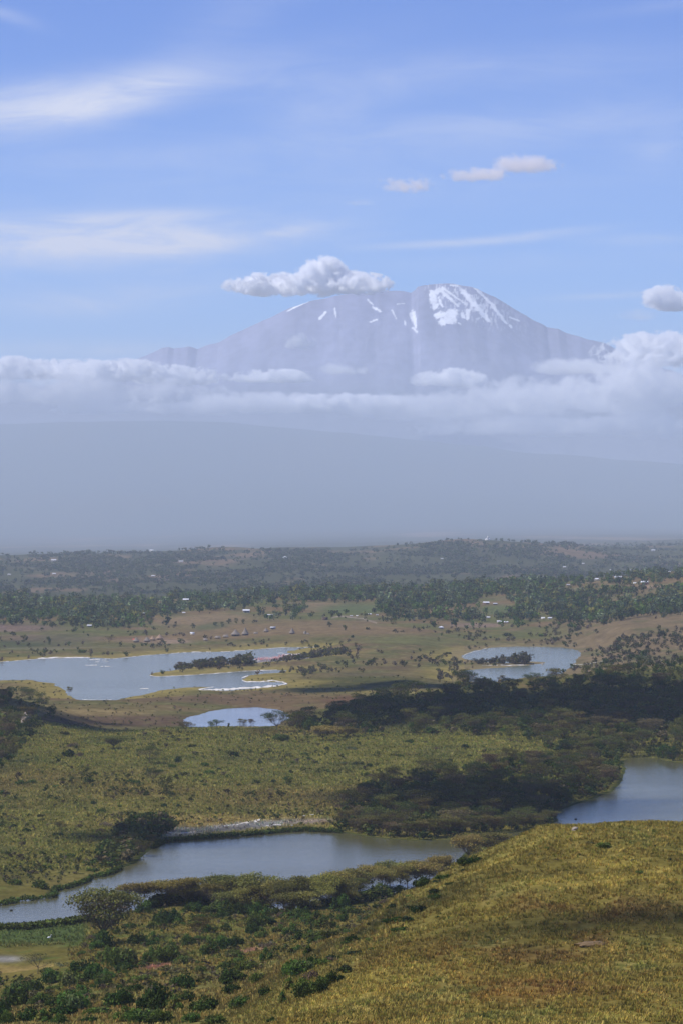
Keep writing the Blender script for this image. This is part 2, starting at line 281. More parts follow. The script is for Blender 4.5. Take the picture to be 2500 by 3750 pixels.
    for e, c, a in [((760, 2270, 190, 22, -.03), (.185, .128, .072), .95), ((850, 2310, 260, 20), (.165, .112, .060), .9), ((780, 2293, 70, 12, -.12), (.075, .085, .04), .8), ((1200, 2300, 320, 24, .03), (.165, .112, .060), .9),
                    ((1185, 2220, 75, 14), (.19, .13, .075), .9), ((1290, 2235, 120, 12), (.085, .10, .04), .9), ((1310, 2225, 140, 14), (.09, .105, .045), .8), ((1500, 2350, 190, 22), (.12, .115, .045), .85), ((1830, 2232, 90, 18), (.085, .10, .04), .9),
                    ((1740, 2290, 110, 9), (.18, .12, .09), .9), ((2440, 2148, 110, 6), (.24, .15, .10), .95), ((2080, 2165, 80, 10), (.15, .12, .07), .8), ((60, 2300, 160, 14), (.17, .11, .09), .8), ((150, 2340, 160, 14), (.15, .10, .075), .8), ((40, 2360, 190, 14), (.06, .07, .035), .8),
                    ((240, 2345, 120, 22), (.09, .085, .045), .7), ((560, 2345, 120, 12), (.21, .135, .09), .7), ((640, 2350, 60, 7), (.26, .18, .13), .8), ((300, 2380, 300, 10), (.15, .13, .085), .7)]:
        put(c, b*a*np.clip(1.3*ell(P, R, *e), 0, 1))
    b = (y > 3200)*(y < 4200)
    for (x0, y0, x1, y1) in [(1215, 2262, 1245, 2256), (1245, 2256, 1330, 2266), (1330, 2266, 1380, 2282)]:
        t = np.clip((P-x0)/(x1-x0), 0, 1); rr = y0+(y1-y0)*t; put((.27, .21, .17), b*(P > x0)*(P < x1)*np.exp(-((R-rr)/2.4)**2))
    # forest floor and plains
    k = sstep(4150, 4700, y); put((.055, .056, .028), k); put((.17, .11, .07), k*.75*sstep(.25, .6, fbm(x/130, y/500, 3, 51))); put((.085, .085, .04), k*.5*sstep(.1, .7, fbm(x/60, y/200, 3, 52)))
    k = sstep(7500, 9000, y)*(1-sstep(11000, 13000, y)); put((.19, .125, .08), k*.6*sstep(.35, .6, fbm(x/110, y/420, 3, 53)))
    k = sstep(11000, 14000, y); put((.060, .060, .032), k); put((.20, .13, .08), k*.6*sstep(.2, .7, fbm(x/700, y/2600, 3, 55))*(1-sstep(27000, 30000, y)))
    put((.06, .075, .055), sstep(28000, 31000, y)); put((.075, .072, .04), .6*sstep(28000, 31000, y)*sstep(0, .7, fbm(x/900, y/2500, 4, 56)))
    # wet rim and reeds of the near lake
    k = (y < 1500)*sstep(2.6, .6, sdv)*(sdv > -2); put((.035, .045, .015), k*.9)
    k = (sdv < -.4); put((.05, .055, .03), k.astype(float))
    C *= np.where((y < 620)[:, None], [1.16, 1.22, 1.35], [1.02, 1.06, 1.0])
    v = 1+.16*fbm(x/2.2, y/4, 2, 61)+.10*fbm(x/9, y/18, 2, 62)
    return np.clip(C*v[:, None], .008, .8)

def ground_material():
    m = bpy.data.materials.new('ground'); m.use_nodes = True; n = NT(m.node_tree)
    at = n.add('ShaderNodeAttribute', attribute_name='Col'); pos = n.add('ShaderNodeNewGeometry').outputs['Position']
    d = n.add('ShaderNodeVectorMath', operation='LENGTH'); n.l.new(pos, d.inputs[0])
    fade = n.ss(d.outputs['Value'], 900, 2600, 1.0, .25)
    a = n.noise(pos, .9, 4, .65); b = n.noise(pos, .14, 3, .6); c3 = n.noise(pos, .03, 4, .6)
    s = n.m('ADD', n.m('MULTIPLY', n.m('SUBTRACT', a, .5), n.m('MULTIPLY', fade, 1.5)), n.m('ADD', n.m('MULTIPLY', n.m('SUBTRACT', b, .5), .8), n.m('MULTIPLY', n.m('SUBTRACT', c3, .5), .5)))
    col = n.mix(1.0, at.outputs['Color'], n.add('ShaderNodeCombineColor', in_0=n.m('ADD', s, 1.0), in_1=n.m('ADD', s, 1.0), in_2=n.m('ADD', s, 1.0)).outputs[0], 'MULTIPLY')
    bs = n.add('ShaderNodeBsdfDiffuse', in_Color=col, in_Roughness=.6)
    o = n.add('ShaderNodeOutputMaterial'); n.l.new(bs.outputs[0], o.inputs[0]); return m
def steps(a, b, s): return np.arange(a, b, s)
ys = np.concatenate([[18, 25, 40, 60, 90, 130, 180, 220, 250], steps(270, 620, .9), steps(620, 1500, 2.2), steps(1500, 3300, 5), steps(3300, 5000, 12), steps(5000, 11000, 60), np.linspace(11000, 45000, 130)])
us = np.concatenate([np.linspace(-.42, -.125, 30), np.linspace(-.118, .118, 760), np.linspace(.125, .42, 30)])
Y, Ug = np.meshgrid(ys, us, indexing='ij'); X = (Ug*Y).ravel(); Y = Y.ravel()
sdv = lake_sd(X, Y); Z = ground(X, Y, sdv)
def grid_faces(r, c):
    i = np.arange(r*c).reshape(r, c)
    return np.stack([i[:-1, :-1].ravel(), i[:-1, 1:].ravel(), i[1:, 1:].ravel(), i[1:, :-1].ravel()], 1)
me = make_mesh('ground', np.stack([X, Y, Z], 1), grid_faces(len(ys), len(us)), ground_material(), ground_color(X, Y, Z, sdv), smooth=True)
tag(link('ground', me), 'grassy hills, brown slopes and wooded plains around the lakes', 'ground', kind='structure')
del X, Y, Z, Ug, sdv

# ------------------------------------------------------------------ water
def water_mat(name, body, rough, bump, wind):
    m = bpy.data.materials.new(name); m.use_nodes = True; n = NT(m.node_tree)
    pos = n.add('ShaderNodeNewGeometry').outputs['Position']
    wv = n.add('ShaderNodeMapping', in_Vector=pos, in_Scale=(1, .6, 1)).outputs[0]
    h = n.m('ADD', n.noise(wv, 1.1, 3, .6), n.m('MULTIPLY', n.noise(wv, .25, 2, .5), 1.2))
    patch = n.noise(n.add('ShaderNodeMapping', in_Vector=pos, in_Scale=(.35, 1, 1)).outputs[0], wind, 3, .5)
    bp = n.add('ShaderNodeBump', in_Height=h, in_Strength=n.ss(patch, .35, .65, bump*.55, bump), in_Distance=.25)
    p = n.add('ShaderNodeBsdfPrincipled', in_Roughness=rough, in_IOR=1.333 if name == 'water_mid' else 1.13, in_Normal=bp.outputs[0])
    p.inputs['Base Color'].default_value = (*body, 1)
    o = n.add('ShaderNodeOutputMaterial'); n.l.new(p.outputs[0], o.inputs[0]); return m
WM = {'near': ((.085, .082, .034), .10, .46, .012), 'far': ((.125, .13, .075), .14, .6, .006), 'mid': ((.10, .13, .17), .10, .25, .01), 'east': ((.12, .135, .08), .12, .5, .006)}
WN = {'near': 'broad grey green lake behind the foreground hill and the shore acacias', 'far': 'large pale blue lake with white salt shores under the brown village slope',
      'mid': 'small bright blue pool between two low hills', 'east': 'small greenish lake with a wooded spit beyond the shaded forest'}
for k, P in LP.items():
    m = WM[k]; c = P.mean(0); x0, y0 = P.min(0)-6; x1, y1 = P.max(0)+6
    # the sheet follows the outline grown by a few metres so that it ends under the banks
    Q = []
    for i in range(len(P)):
        t = P[(i+1) % len(P)]-P[i-1]; nrm = np.array([t[1], -t[0]])/np.hypot(*t)
        q = P[i]+nrm*7
        if sd_poly(q[:1], q[1:], P)[0] < 0: q = P[i]-nrm*7
        Q.append(q)
    me = bpy.data.meshes.new('water'); xs = np.arange(x0, x1+30, 30.0); yv = np.arange(y0, y1+30, 30.0)
    gy, gx = np.meshgrid(yv, xs, indexing='ij'); V3 = np.stack([gx.ravel(), gy.ravel(), np.full(gx.size, LAKE)], 1)
    fc = grid_faces(len(yv), len(xs)); cc = V3[fc].mean(1); keep = sd_poly(cc[:, 0], cc[:, 1], P) < 24
    me = make_mesh('water', V3, fc[keep], water_mat('water_'+k, *m))
    tag(link('lake', me), WN[k], 'lake', kind='structure')

# ------------------------------------------------------------------ snow-capped volcano
MD = 56000.0
sil = np.array([(-400, 1560), (0, 1450), (300, 1385), (470, 1330), (560, 1290), (600, 1273), (617, 1270), (640, 1276), (690, 1267), (725, 1276), (800, 1254), (860, 1224), (950, 1180), (1050, 1132), (1130, 1103), (1200, 1090), (1300, 1076), (1420, 1064), (1505, 1068), (1521, 1060), (1526, 1050), (1560, 1041), (1650, 1041), (1720, 1048), (1780, 1075), (1850, 1110), (1920, 1150), (2000, 1195), (2040, 1203), (2070, 1218), (2130, 1235), (2200, 1250), (2260, 1280), (2340, 1310), (2450, 1355), (2600, 1420), (3000, 1560), (3400, 1650)], float)
def mountain():
    px = np.linspace(-700, 3500, 1100); dy = np.concatenate([np.linspace(47500, 53500, 80), np.linspace(53560, 57000, 200), np.linspace(57200, 66000, 40)])
    D, Pm = np.meshgrid(dy, px, indexing='ij'); Pm = Pm.ravel(); D = D.ravel()
    x = (Pm-CX)/F*MD*(.45+.55*D/MD)
    p_eff = CX+x/MD*F
    top = (HOR-np.interp(p_eff, sil[:, 0], sil[:, 1]))/F*MD
    top += 22*fbm(x/260, np.zeros_like(x), 3, 71)
    t = np.where(D < MD, (MD-D)/(MD-47500), (D-MD)/10000)
    hgt = top-500
    s = 1-np.clip(t, 0, 1)
    z = 500+hgt*(s*.55+.45*s**2.6)
    # gullies run down the face
    gl = fbm(x/420+.5*fbm(x/900, D/900, 2, 72), D/3600, 4, 73)
    z -= np.clip(t, 0, 1)**.7*80*(np.abs(gl))*np.clip(hgt/3500, 0, 1)*(D < MD+2000)
    z += 60*fbm(x/800, D/800, 4, 74)*np.clip(t*4, 0, 1)
    V3 = np.stack([x, D, z], 1)
    pp = CX+x/D*F; rr = HOR-z/D*F
    rock = np.array([.26, .27, .38]); C = np.tile(rock, (len(x), 1))  # paler and bluer than bare rock: distant haze put into the colour
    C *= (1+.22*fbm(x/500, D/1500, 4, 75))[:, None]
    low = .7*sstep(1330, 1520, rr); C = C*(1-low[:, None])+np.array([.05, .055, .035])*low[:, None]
    sc = 1800/1568; snow = np.zeros(len(x)); on = (D < MD+150)
    def seg(x0, y0, x1, y1, w0, w1, k=1.0):
        ax, ay, bx, by = 700+x0*sc, 900+y0*sc, 700+x1*sc, 900+y1*sc
        t = np.clip(((pp-ax)*(bx-ax)+(rr-ay)*(by-ay))/((bx-ax)**2+(by-ay)**2), 0, 1)
        dd = np.hypot(pp-ax-(bx-ax)*t, rr-ay-(by-ay)*t); ww = (w0+(w1-w0)*t)*sc
        snow[:] = np.maximum(snow, k*sstep(ww*1.25, ww*.65, dd+ww*.55*fbm(pp/7, rr/9, 3, 76)))
    for a in [(768, 152, 775, 192, 11, 12), (775, 148, 805, 138, 9, 5), (790, 140, 850, 192, 7, 3), (800, 134, 868, 182, 4, 2), (788, 165, 800, 195, 4, 3), (868, 148, 900, 185, 9, 8), (900, 185, 948, 240, 10, 6), (913, 143, 960, 190, 4, 5), (960, 190, 1003, 248, 6, 4), (828, 126, 846, 128, 4, 4), (900, 135, 925, 148, 2, 2),
              (782, 222, 840, 218, 10, 13), (800, 240, 835, 235, 12, 12), (822, 205, 838, 212, 6, 5), (862, 218, 870, 228, 6, 5), (880, 208, 880, 232, 6, 5), (852, 247, 858, 250, 3, 2),
              (705, 215, 712, 245, 9, 7), (706, 262, 720, 275, 3, 3), (712, 245, 716, 262, 4, 3), (412, 232, 428, 212, 5, 4), (458, 200, 462, 228, 3, 2), (308, 208, 340, 192, 2.0, 2.4), (340, 192, 376, 178, 2.2, 1.2),
              (578, 195, 604, 210, 3.5, 3.5), (562, 172, 578, 188, 2.5, 2.5), (570, 243, 592, 235, 3, 3), (640, 205, 652, 232, 2.5, 2), (1015, 255, 1020, 262, 4, 3), (655, 186, 680, 184, 1.2, 1.2), (1015, 228, 1045, 240, 2.5, 2.5), (680, 240, 682, 252, 2, 2)]:
        seg(*a)
    wv = fbm(pp/5, rr/14, 3, 77); dust = ell(pp, rr, 1720, 1110, 170, 60, .45)*sstep(.1, .5, wv)*.75
    snow = np.maximum(snow, dust)*on
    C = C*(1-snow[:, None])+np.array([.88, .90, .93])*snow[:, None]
    m = bpy.data.materials.new('mountain_hazed_rock'); m.use_nodes = True; n = NT(m.node_tree)
    at = n.add('ShaderNodeAttribute', attribute_name='Col'); pos = n.add('ShaderNodeNewGeometry').outputs['Position']
    s = n.ss(n.noise(pos, .006, 5, .65), .3, .7, .88, 1.12)
    col = n.mix(1.0, at.outputs['Color'], n.add('ShaderNodeCombineColor', in_0=s, in_1=s, in_2=s).outputs[0], 'MULTIPLY')
    bs = n.add('ShaderNodeBsdfDiffuse', in_Color=col); o = n.add('ShaderNodeOutputMaterial'); n.l.new(bs.outputs[0], o.inputs[0])
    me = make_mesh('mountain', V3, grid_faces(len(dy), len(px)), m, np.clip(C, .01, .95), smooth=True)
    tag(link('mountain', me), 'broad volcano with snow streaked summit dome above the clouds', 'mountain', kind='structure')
mountain()

# ------------------------------------------------------------------ haze: even air over the plains, the clouds and the peak stand beyond it
def box_mesh(name, x0, x1, y0, y1, z0, z1, mat=None):
    V3 = [(x, y, z) for z in (z0, z1) for y in (y0, y1) for x in (x0, x1)]
    return make_mesh(name, V3, [(0, 2, 3, 1), (4, 5, 7, 6), (0, 1, 5, 4), (2, 6, 7, 3), (0, 4, 6, 2), (1, 3, 7, 5)], mat)
hm = bpy.data.materials.new('haze'); hm.use_nodes = True; n = NT(hm.node_tree)
pv = n.add('ShaderNodeVolumePrincipled'); pv.inputs['Color'].default_value = (.76, .865, 1.0, 1); pv.inputs['Density'].default_value = HAZE_D if 'HAZE_D' in globals() else 4.1e-5
pv.inputs['Anisotropy'].default_value = 0.0
o = n.add('ShaderNodeOutputMaterial'); n.l.new(pv.outputs[0], o.inputs['Volume'])
tag(link('haze', box_mesh('haze', -22000, 22000, -400, 46200, -140, 1530, hm)), 'pale blue haze over the plains', 'haze', kind='stuff')
# ------------------------------------------------------------------ clouds: real volumes between the haze and the volcano
def cloud_material(name, dens, amp, thr, scale, soft=.2, tintc=(1, 1, 1)):
    m = bpy.data.materials.new(name); m.use_nodes = True; n = NT(m.node_tree)
    oc = n.add('ShaderNodeTexCoord').outputs['Object']; pos = n.add('ShaderNodeNewGeometry').outputs['Position']
    sp = n.add('ShaderNodeSeparateXYZ', in_0=oc)
    z = sp.outputs[2]
    zz = n.m('MULTIPLY', z, n.ss(z, -.15, .05, 1.9, 1.0))          # flatter underside
    v = n.add('ShaderNodeCombineXYZ', in_0=sp.outputs[0], in_1=sp.outputs[1], in_2=zz).outputs[0]
    r = n.add('ShaderNodeVectorMath', operation='LENGTH', in_0=v).outputs['Value']
    ns = n.noise(n.add('ShaderNodeMapping', in_Vector=pos, in_Scale=(1, 1, 1.2)).outputs[0], scale, 3, .55)
    fine = n.noise(n.add('ShaderNodeMapping', in_Vector=pos, in_Scale=(1, 1, 1.1)).outputs[0], scale*3.6, 5, .6, .4)
    ns = n.m('ADD', n.m('MULTIPLY', ns, .5), n.m('MULTIPLY', fine, .5))
    d = n.m('ADD', n.m('MULTIPLY', n.m('SUBTRACT', .9, r), 1.5), n.m('MULTIPLY', n.m('SUBTRACT', ns, .5), amp))
    dd = n.m('MULTIPLY', n.m('MULTIPLY', n.ss(d, thr, thr+soft), n.ss(r, .98, .8)), dens)
    pv = n.add('ShaderNodeVolumePrincipled', in_Density=dd); pv.inputs['Color'].default_value = (*tintc, 1); pv.inputs['Anisotropy'].default_value = 0.0
    o = n.add('ShaderNodeOutputMaterial'); n.l.new(pv.outputs[0], o.inputs['Volume']); m.cycles.volume_step_rate = 0.22; return m
CM = {'puff': cloud_material('cloud_puffy', .034, 7.5, .40, .0022, .36), 'soft': cloud_material('cloud_soft', .0085, 6.0, .34, .0016, .70), 'veil': cloud_material('cloud_veil', .0010, 4.5, .35, .0014, .8),
      'rose': cloud_material('cloud_rosy', .0065, 5.5, .38, .0024, .7, tintc=(1, .95, .93))}
import bmesh
bmc = bmesh.new(); bmesh.ops.create_icosphere(bmc, subdivisions=2, radius=1.0)
cloud_me = {}
for k in CM:
    mm = bpy.data.meshes.new('cloud'); bmc.to_mesh(mm); mm.materials.append(CM[k]); cloud_me[k] = mm
bmc.free()
# px, row, half width, half height (photo pixels), distance, depth (m), kind, label
CLOUDS = [
 (1180, 1035, 105, 88, 50500, 700, 'puff', 'tallest white tower of the cloud resting on the left shoulder of the summit'),
 (1290, 1050, 150, 52, 50600, 800, 'puff', 'right half of the white cloud lying along the summit ridge'),
 (1010, 1055, 190, 52, 50400, 800, 'puff', 'left tongue of the white cloud reaching out from the summit ridge'),
 (1110, 1262, 75, 42, 50000, 400, 'soft', 'small detached faint cloud patch in the middle of the volcano face'),
 (60, 1362, 240, 52, 47800, 900, 'puff', 'bright billows at the left edge over the low cloud bank'),
 (400, 1368, 280, 52, 47900, 900, 'puff', 'bright billows covering the left foot of the volcano'),
 (650, 1388, 180, 45, 48300, 900, 'puff', 'bright puffy cloud in front of the small left peaks'),
 (1010, 1388, 175, 34, 48500, 500, 'puff', 'thin bright strip of cloud under the left slope of the volcano'),
 (1230, 1360, 120, 36, 48800, 500, 'soft', 'faint wisp above the middle of the cloud bank'),
 (250, 1455, 620, 85, 47500, 900, 'soft', 'broad grey white bank at the left over the foothill ridge'),
 (980, 1488, 420, 50, 47600, 900, 'soft', 'broad pale bank between the two bright cloud groups'),
 (1250, 1488, 280, 44, 47500, 700, 'puff', 'bright cream billow in the middle of the cloud bank'),
 (1650, 1398, 150, 46, 48200, 600, 'puff', 'small bright rising plume right of the middle of the cloud bank'),
 (1520, 1505, 380, 70, 47400, 900, 'soft', 'wide hazy bank below the rising plume'),
 (2000, 1475, 460, 95, 47600, 1200, 'soft', 'wide hazy cloud mass right of the rising plume'),
 (2440, 1300, 270, 78, 48200, 1200, 'puff', 'high bright billows at the right edge against the right slope'),
 (2130, 1350, 210, 42, 48600, 800, 'soft', 'thin white cloud creeping up the right slope'),
 (2400, 1445, 400, 125, 47700, 1300, 'soft', 'tall grey white bank filling the right edge under the billows'),
 (1800, 1540, 500, 80, 47300, 800, 'veil', 'faint veil hanging low in the right half of the bank'),
 (620, 1500, 560, 40, 47400, 800, 'soft', 'low pale layer of cloud lying on the foothill ridge at the left'),
 (1900, 1570, 520, 52, 47300, 800, 'soft', 'low pale layer of cloud under the wide mass right of the middle'),
 (2420, 1570, 300, 75, 47400, 800, 'soft', 'low pale layer of cloud under the right edge bank'),
 (2450, 1105, 115, 58, 50500, 700, 'puff', 'single round white cloud at the right edge above the slope'),
 (2350, 1160, 130, 40, 50800, 500, 'veil', 'faint grey shred below the round white cloud'),
 (1930, 612, 150, 52, 49500, 500, 'rose', 'rosy white cloud high in the sky above the summit'),
 (1740, 645, 150, 36, 49600, 500, 'rose', 'middle link of the rosy cloud trail left of its bright head'),
 (1490, 682, 130, 44, 49700, 500, 'rose', 'soft mauve cloud patch trailing left of the rosy cloud'),
 (1310, 745, 90, 22, 49800, 400, 'veil', 'last faint shred at the lower left end of the rosy cloud trail'),
]
for (px, row, hw, hh, d, dep, kd, lab) in CLOUDS:
    o = link('cloud', cloud_me[kd]); o.location = ((px-CX)/F*d, d, -(row-HOR)/F*d)
    o.scale = (hw/F*d*1.15, dep, hh/F*d*1.25)
    tag(o, lab, 'cloud', 'clouds around the volcano')

# fair-weather clouds drifting above the haze: they throw the broad shadows on the land
def cumulus(px, row, d, hx, hy, rot, seed, label):
    gx, gy, gz = (px-CX)/F*d, d, -(row-HOR)/F*d
    t = (1760-gz)/sd[2]; c = np.array([gx, gy, gz])+sd*t; r = np.random.default_rng(seed)
    Vs, Fs, off = [], [], 0
    bm = bmesh.new(); bmesh.ops.create_icosphere(bm, subdivisions=3, radius=1.0)
    B = np.array([v.co[:] for v in bm.verts]); T = np.array([[v.index for v in f.verts] for f in bm.faces]); bm.free()
    ca, sa = math.cos(rot), math.sin(rot)
    n = 24; cf = .26 if hy > 15 else .6; Vs.append(B*np.array([hx*cf, hy*cf, 30])@np.array([[ca, sa, 0], [-sa, ca, 0], [0, 0, 1]])); Fs.append(T.copy()); off = len(B)
    for i in range(n):
        a = r.uniform(0, 2*math.pi); q = math.sqrt(r.uniform(0, 1)); lx, ly = hx*q*math.cos(a)*.92, hy*q*math.sin(a)*.92
        s = min(hx, hy)*r.uniform(.16, .40)*(1.15-.6*q)
        P = B*np.array([s*1.5, s*1.3, s*.7]); P = P*(1+.18*fbm(B[:, 0]*2+i, B[:, 1]*2+B[:, 2]*2, 3, seed)[:, None])
        P[:, 2] = np.where(P[:, 2] < 0, P[:, 2]*.35, P[:, 2])
        P += np.array([lx*ca-ly*sa, lx*sa+ly*ca, r.uniform(0, 25)])
        Vs.append(P); Fs.append(T+off); off += len(P)
    me = make_mesh('shade_cloud', np.concatenate(Vs), np.concatenate(Fs), shade_mat, smooth=True)
    tag(link('cumulus_cloud', me, loc=c), label, 'cloud', 'fair weather clouds drifting overhead')
shade_mat = bpy.data.materials.new('cumulus'); shade_mat.use_nodes = True; n = NT(shade_mat.node_tree)
bs = n.add('ShaderNodeBsdfDiffuse', in_Color=(.8, .8, .82, 1)); o = n.add('ShaderNodeOutputMaterial'); n.l.new(bs.outputs[0], o.inputs[0])
SHADES = [(1980, 2625, 1730, 118, 84, .1, 1, 'large cloud overhead that shades the forest slope on the right'),
          (1250, 2640, 1700, 60, 75, 0, 2, 'cloud overhead that shades the left end of the forest slope'),
          (2400, 2690, 1640, 46, 42, 0, 8, 'cloud overhead that shades the wood above the right hand lake'),
          (1680, 2915, 1230, 46, 66, .2, 3, 'cloud overhead that shades the wooded point by the near lake'),
          (1990, 2880, 1270, 28, 40, 0, 9, 'cloud overhead that shades the corner of the wooded point'),
          (30, 2610, 1720, 42, 110, 0, 4, 'cloud overhead that shades the dark trees at the left edge'),
          (420, 2665, 1640, 45, 38, 0, 5, 'cloud overhead that shades the brown strip left of the small pool'),
          (2200, 3345, 425, 26, 9, .0, 6, 'small cloud overhead that shades a band of the foreground hill'),
          (1330, 2497, 2150, 62, 60, 0, 7, 'cloud overhead that shades the low mound between the far lakes'),
          (1350, 3430, 470, 8, 9, 0, 10, 'tiny cloud overhead beside the foreground hill shadow'),
          (500, 3085, 1110, 26, 32, 0, 12, 'small cloud overhead that shades the left bank of the near lake')]
for a in SHADES: cumulus(*a)
# ------------------------------------------------------------------ plants
def foliage_mat(name, trans=.25):
    m = bpy.data.materials.new(name); m.use_nodes = True; n = NT(m.node_tree)
    at = n.add('ShaderNodeAttribute', attribute_name='Col').outputs['Color']; rd = n.add('ShaderNodeObjectInfo').outputs['Random']
    pos = n.add('ShaderNodeNewGeometry').outputs['Position']
    k = n.m('ADD', n.m('MULTIPLY', rd, .5), n.m('ADD', n.m('MULTIPLY', n.noise(pos, .35, 2, .6), .9), .45))
    hs = n.add('ShaderNodeHueSaturation', in_Color=at, in_Hue=n.m('ADD', n.m('MULTIPLY', n.m('FRACT', n.m('MULTIPLY', rd, 7.3)), .05), .475), in_Value=k, in_Saturation=1.0)
    d = n.add('ShaderNodeBsdfDiffuse', in_Color=hs.outputs[0]); t = n.add('ShaderNodeBsdfTranslucent', in_Color=hs.outputs[0])
    mx = n.add('ShaderNodeMixShader', in_0=trans); n.l.new(d.outputs[0], mx.inputs[1]); n.l.new(t.outputs[0], mx.inputs[2])
    o = n.add('ShaderNodeOutputMaterial'); n.l.new(mx.outputs[0], o.inputs[0]); return m
FOL = foliage_mat('foliage')
def bark_mat():
    m = bpy.data.materials.new('bark'); m.use_nodes = True; n = NT(m.node_tree)
    c = n.mix(n.noise(n.add('ShaderNodeTexCoord').outputs['Object'], 14, 3, .6), (.07, .055, .04, 1), (.17, .14, .10, 1))
    d = n.add('ShaderNodeBsdfDiffuse', in_Color=c); o = n.add('ShaderNodeOutputMaterial'); n.l.new(d.outputs[0], o.inputs[0]); return m
BARK = bark_mat()
def unit(v): return v/np.maximum(np.linalg.norm(v, axis=1, keepdims=True), 1e-9)
def leaves(C, N, s, r, asp=.6):                  # one rhombic leaf clump per point
    n = len(C); t = unit(np.cross(N, r.normal(size=(n, 3)))); b = np.cross(N, t); s = np.asarray(s).reshape(-1, 1)*np.ones((n, 1))
    V = np.stack([C+t*s, C+b*s*asp, C-t*s*.9, C-b*s*asp*.9], 1).reshape(-1, 3)
    return V, np.arange(4*n).reshape(n, 4)
def tube(pts, rad, k=6):
    pts = np.array(pts, float); V = []; Fc = []
    for i, p in enumerate(pts):
        d = pts[min(i+1, len(pts)-1)]-pts[max(i-1, 0)]; d = d/np.linalg.norm(d); a = np.cross(d, [.3, .9, .1]); a /= np.linalg.norm(a); b = np.cross(d, a)
        for j in range(k): q = 2*math.pi*j/k; V.append(p+rad[i]*(a*math.cos(q)+b*math.sin(q)))
    for i in range(len(pts)-1):
        for j in range(k): Fc.append((i*k+j, i*k+(j+1) % k, (i+1)*k+(j+1) % k, (i+1)*k+j))
    return np.array(V), np.array(Fc)
class Acc:
    def __init__(s): s.V = []; s.F = []; s.C = []; s.n = 0
    def add(s, V, Fc, col):
        s.V.append(V); s.F.append(Fc+s.n); s.n += len(V)
        c = np.asarray(col, float); s.C.append(np.tile(c, (len(V), 1)) if c.ndim == 1 else c)
    def out(s): return np.concatenate(s.V), np.concatenate(s.F), np.concatenate(s.C)
    def mesh(s, name, mat): v, f, c = s.out(); return make_mesh(name, v, f, mat, c)
def vary(r, n, col, a=.3): return np.repeat(np.array(col)*(1+r.uniform(-a, a, (n, 1)))*(1+r.uniform(-.08, .08, (n, 3))), 4, 0)
DARK = (.038, .062, .016); GREEN = (.080, .120, .026); OLIVE = (.150, .140, .038); YEL = (.215, .185, .05); TWIG = (.13, .10, .062); GREY = (.15, .125, .095); SAGE = (.13, .145, .075); RUST = (.10, .062, .034); BLUEG = (.038, .052, .026)
def bush(seed, col, n=900, lumps=11, leaf=.085, flat=.8, col2=None, gap=.0):
    r = np.random.default_rng(seed); A = Acc(); ca = r.uniform(0, 6.28, lumps); q = np.sqrt(r.uniform(0, .55, lumps))
    cen = np.stack([q*np.cos(ca), q*np.sin(ca), r.uniform(.15, .62, lumps)*(1.15-q)], 1); rad = r.uniform(.26, .44, lumps)
    for c, ra in zip(cen, rad):
        k = int(n/lumps); d = unit(r.normal(size=(k, 3))); d[:, 2] = np.abs(d[:, 2])*np.where(r.uniform(size=k) < .8, 1, -.6)
        P = c+d*ra*r.uniform(.55, 1.08, (k, 1)); P[:, 2] = np.maximum(P[:, 2], .02)*1.0
        Nn = unit(d+r.normal(size=(k, 3))*.8); V, Fc = leaves(P, Nn, leaf*r.uniform(.6, 1.4, k), r)
        cc = col if (col2 is None or r.uniform() < .6) else col2
        V[:, 2] *= flat; A.add(V, Fc, vary(r, k, cc))
    return A
def acacia(seed, col, under, n=1500, dense=1.0, pads=9, thick=.055):
    r = np.random.default_rng(seed); T = Acc(); A = Acc(); fk = np.array([r.uniform(-.05, .05), r.uniform(-.05, .05), r.uniform(.24, .38)])
    v, f = tube([(0, 0, -.03), (fk[0]*.4, fk[1]*.4, fk[2]*.5), fk], [.026, .021, .018]); T.add(v, f, (.1, .1, .1))
    for i in range(pads):
        a = 2*math.pi*i/pads*1.9+r.uniform(-.4, .4); q = (.12 if i == 0 else r.uniform(.25, .62)); h = r.uniform(.62, .97)-.30*q**2 if i % 2 else r.uniform(.84, .98)-.25*q**2
        c = np.array([q*math.cos(a), q*math.sin(a), h]); mid = fk*.55+c*.45+np.array([0, 0, -.06])
        v, f = tube([fk, mid, c-[0, 0, .03]], [.011, .007, .003], 5); T.add(v, f, (.1, .1, .1))
        for j in range(2):
            e = c+r.normal(size=3)*[.16, .16, .02]; v, f = tube([mid, (mid+e)/2-[0, 0, .02], e], [.005, .003, .0015], 4); T.add(v, f, (.1, .1, .1))
        k = int(n/pads*dense); pr = r.uniform(.26, .42); aa = r.uniform(0, 6.28, k); qq = np.sqrt(r.uniform(0, 1, k))*pr*(1+.25*np.sin(aa*3+i))
        P = c+np.stack([qq*np.cos(aa), qq*np.sin(aa), r.normal(0, thick*.55, k)+.035*(1-(qq/pr)**2)], 1)
        V, Fc = leaves(P, unit(r.normal(size=(k, 3))*[.55, .55, .3]+[0, 0, .8]), r.uniform(.018, .042, k), r, .55); A.add(V, Fc, vary(r, k, col))
        k2 = int(k*.6); P = c+np.stack([r.normal(0, pr*.5, k2), r.normal(0, pr*.5, k2), -r.uniform(.02, .26, k2)], 1); P[:, :2] *= (1-.5*np.clip(c[2]-P[:, 2], 0, .4)/.4)[:, None]
        V, Fc = leaves(P, unit(r.normal(size=(k2, 3))), r.uniform(.014, .036, k2), r, .45); A.add(V, Fc, vary(r, k2, under))
    return T, A
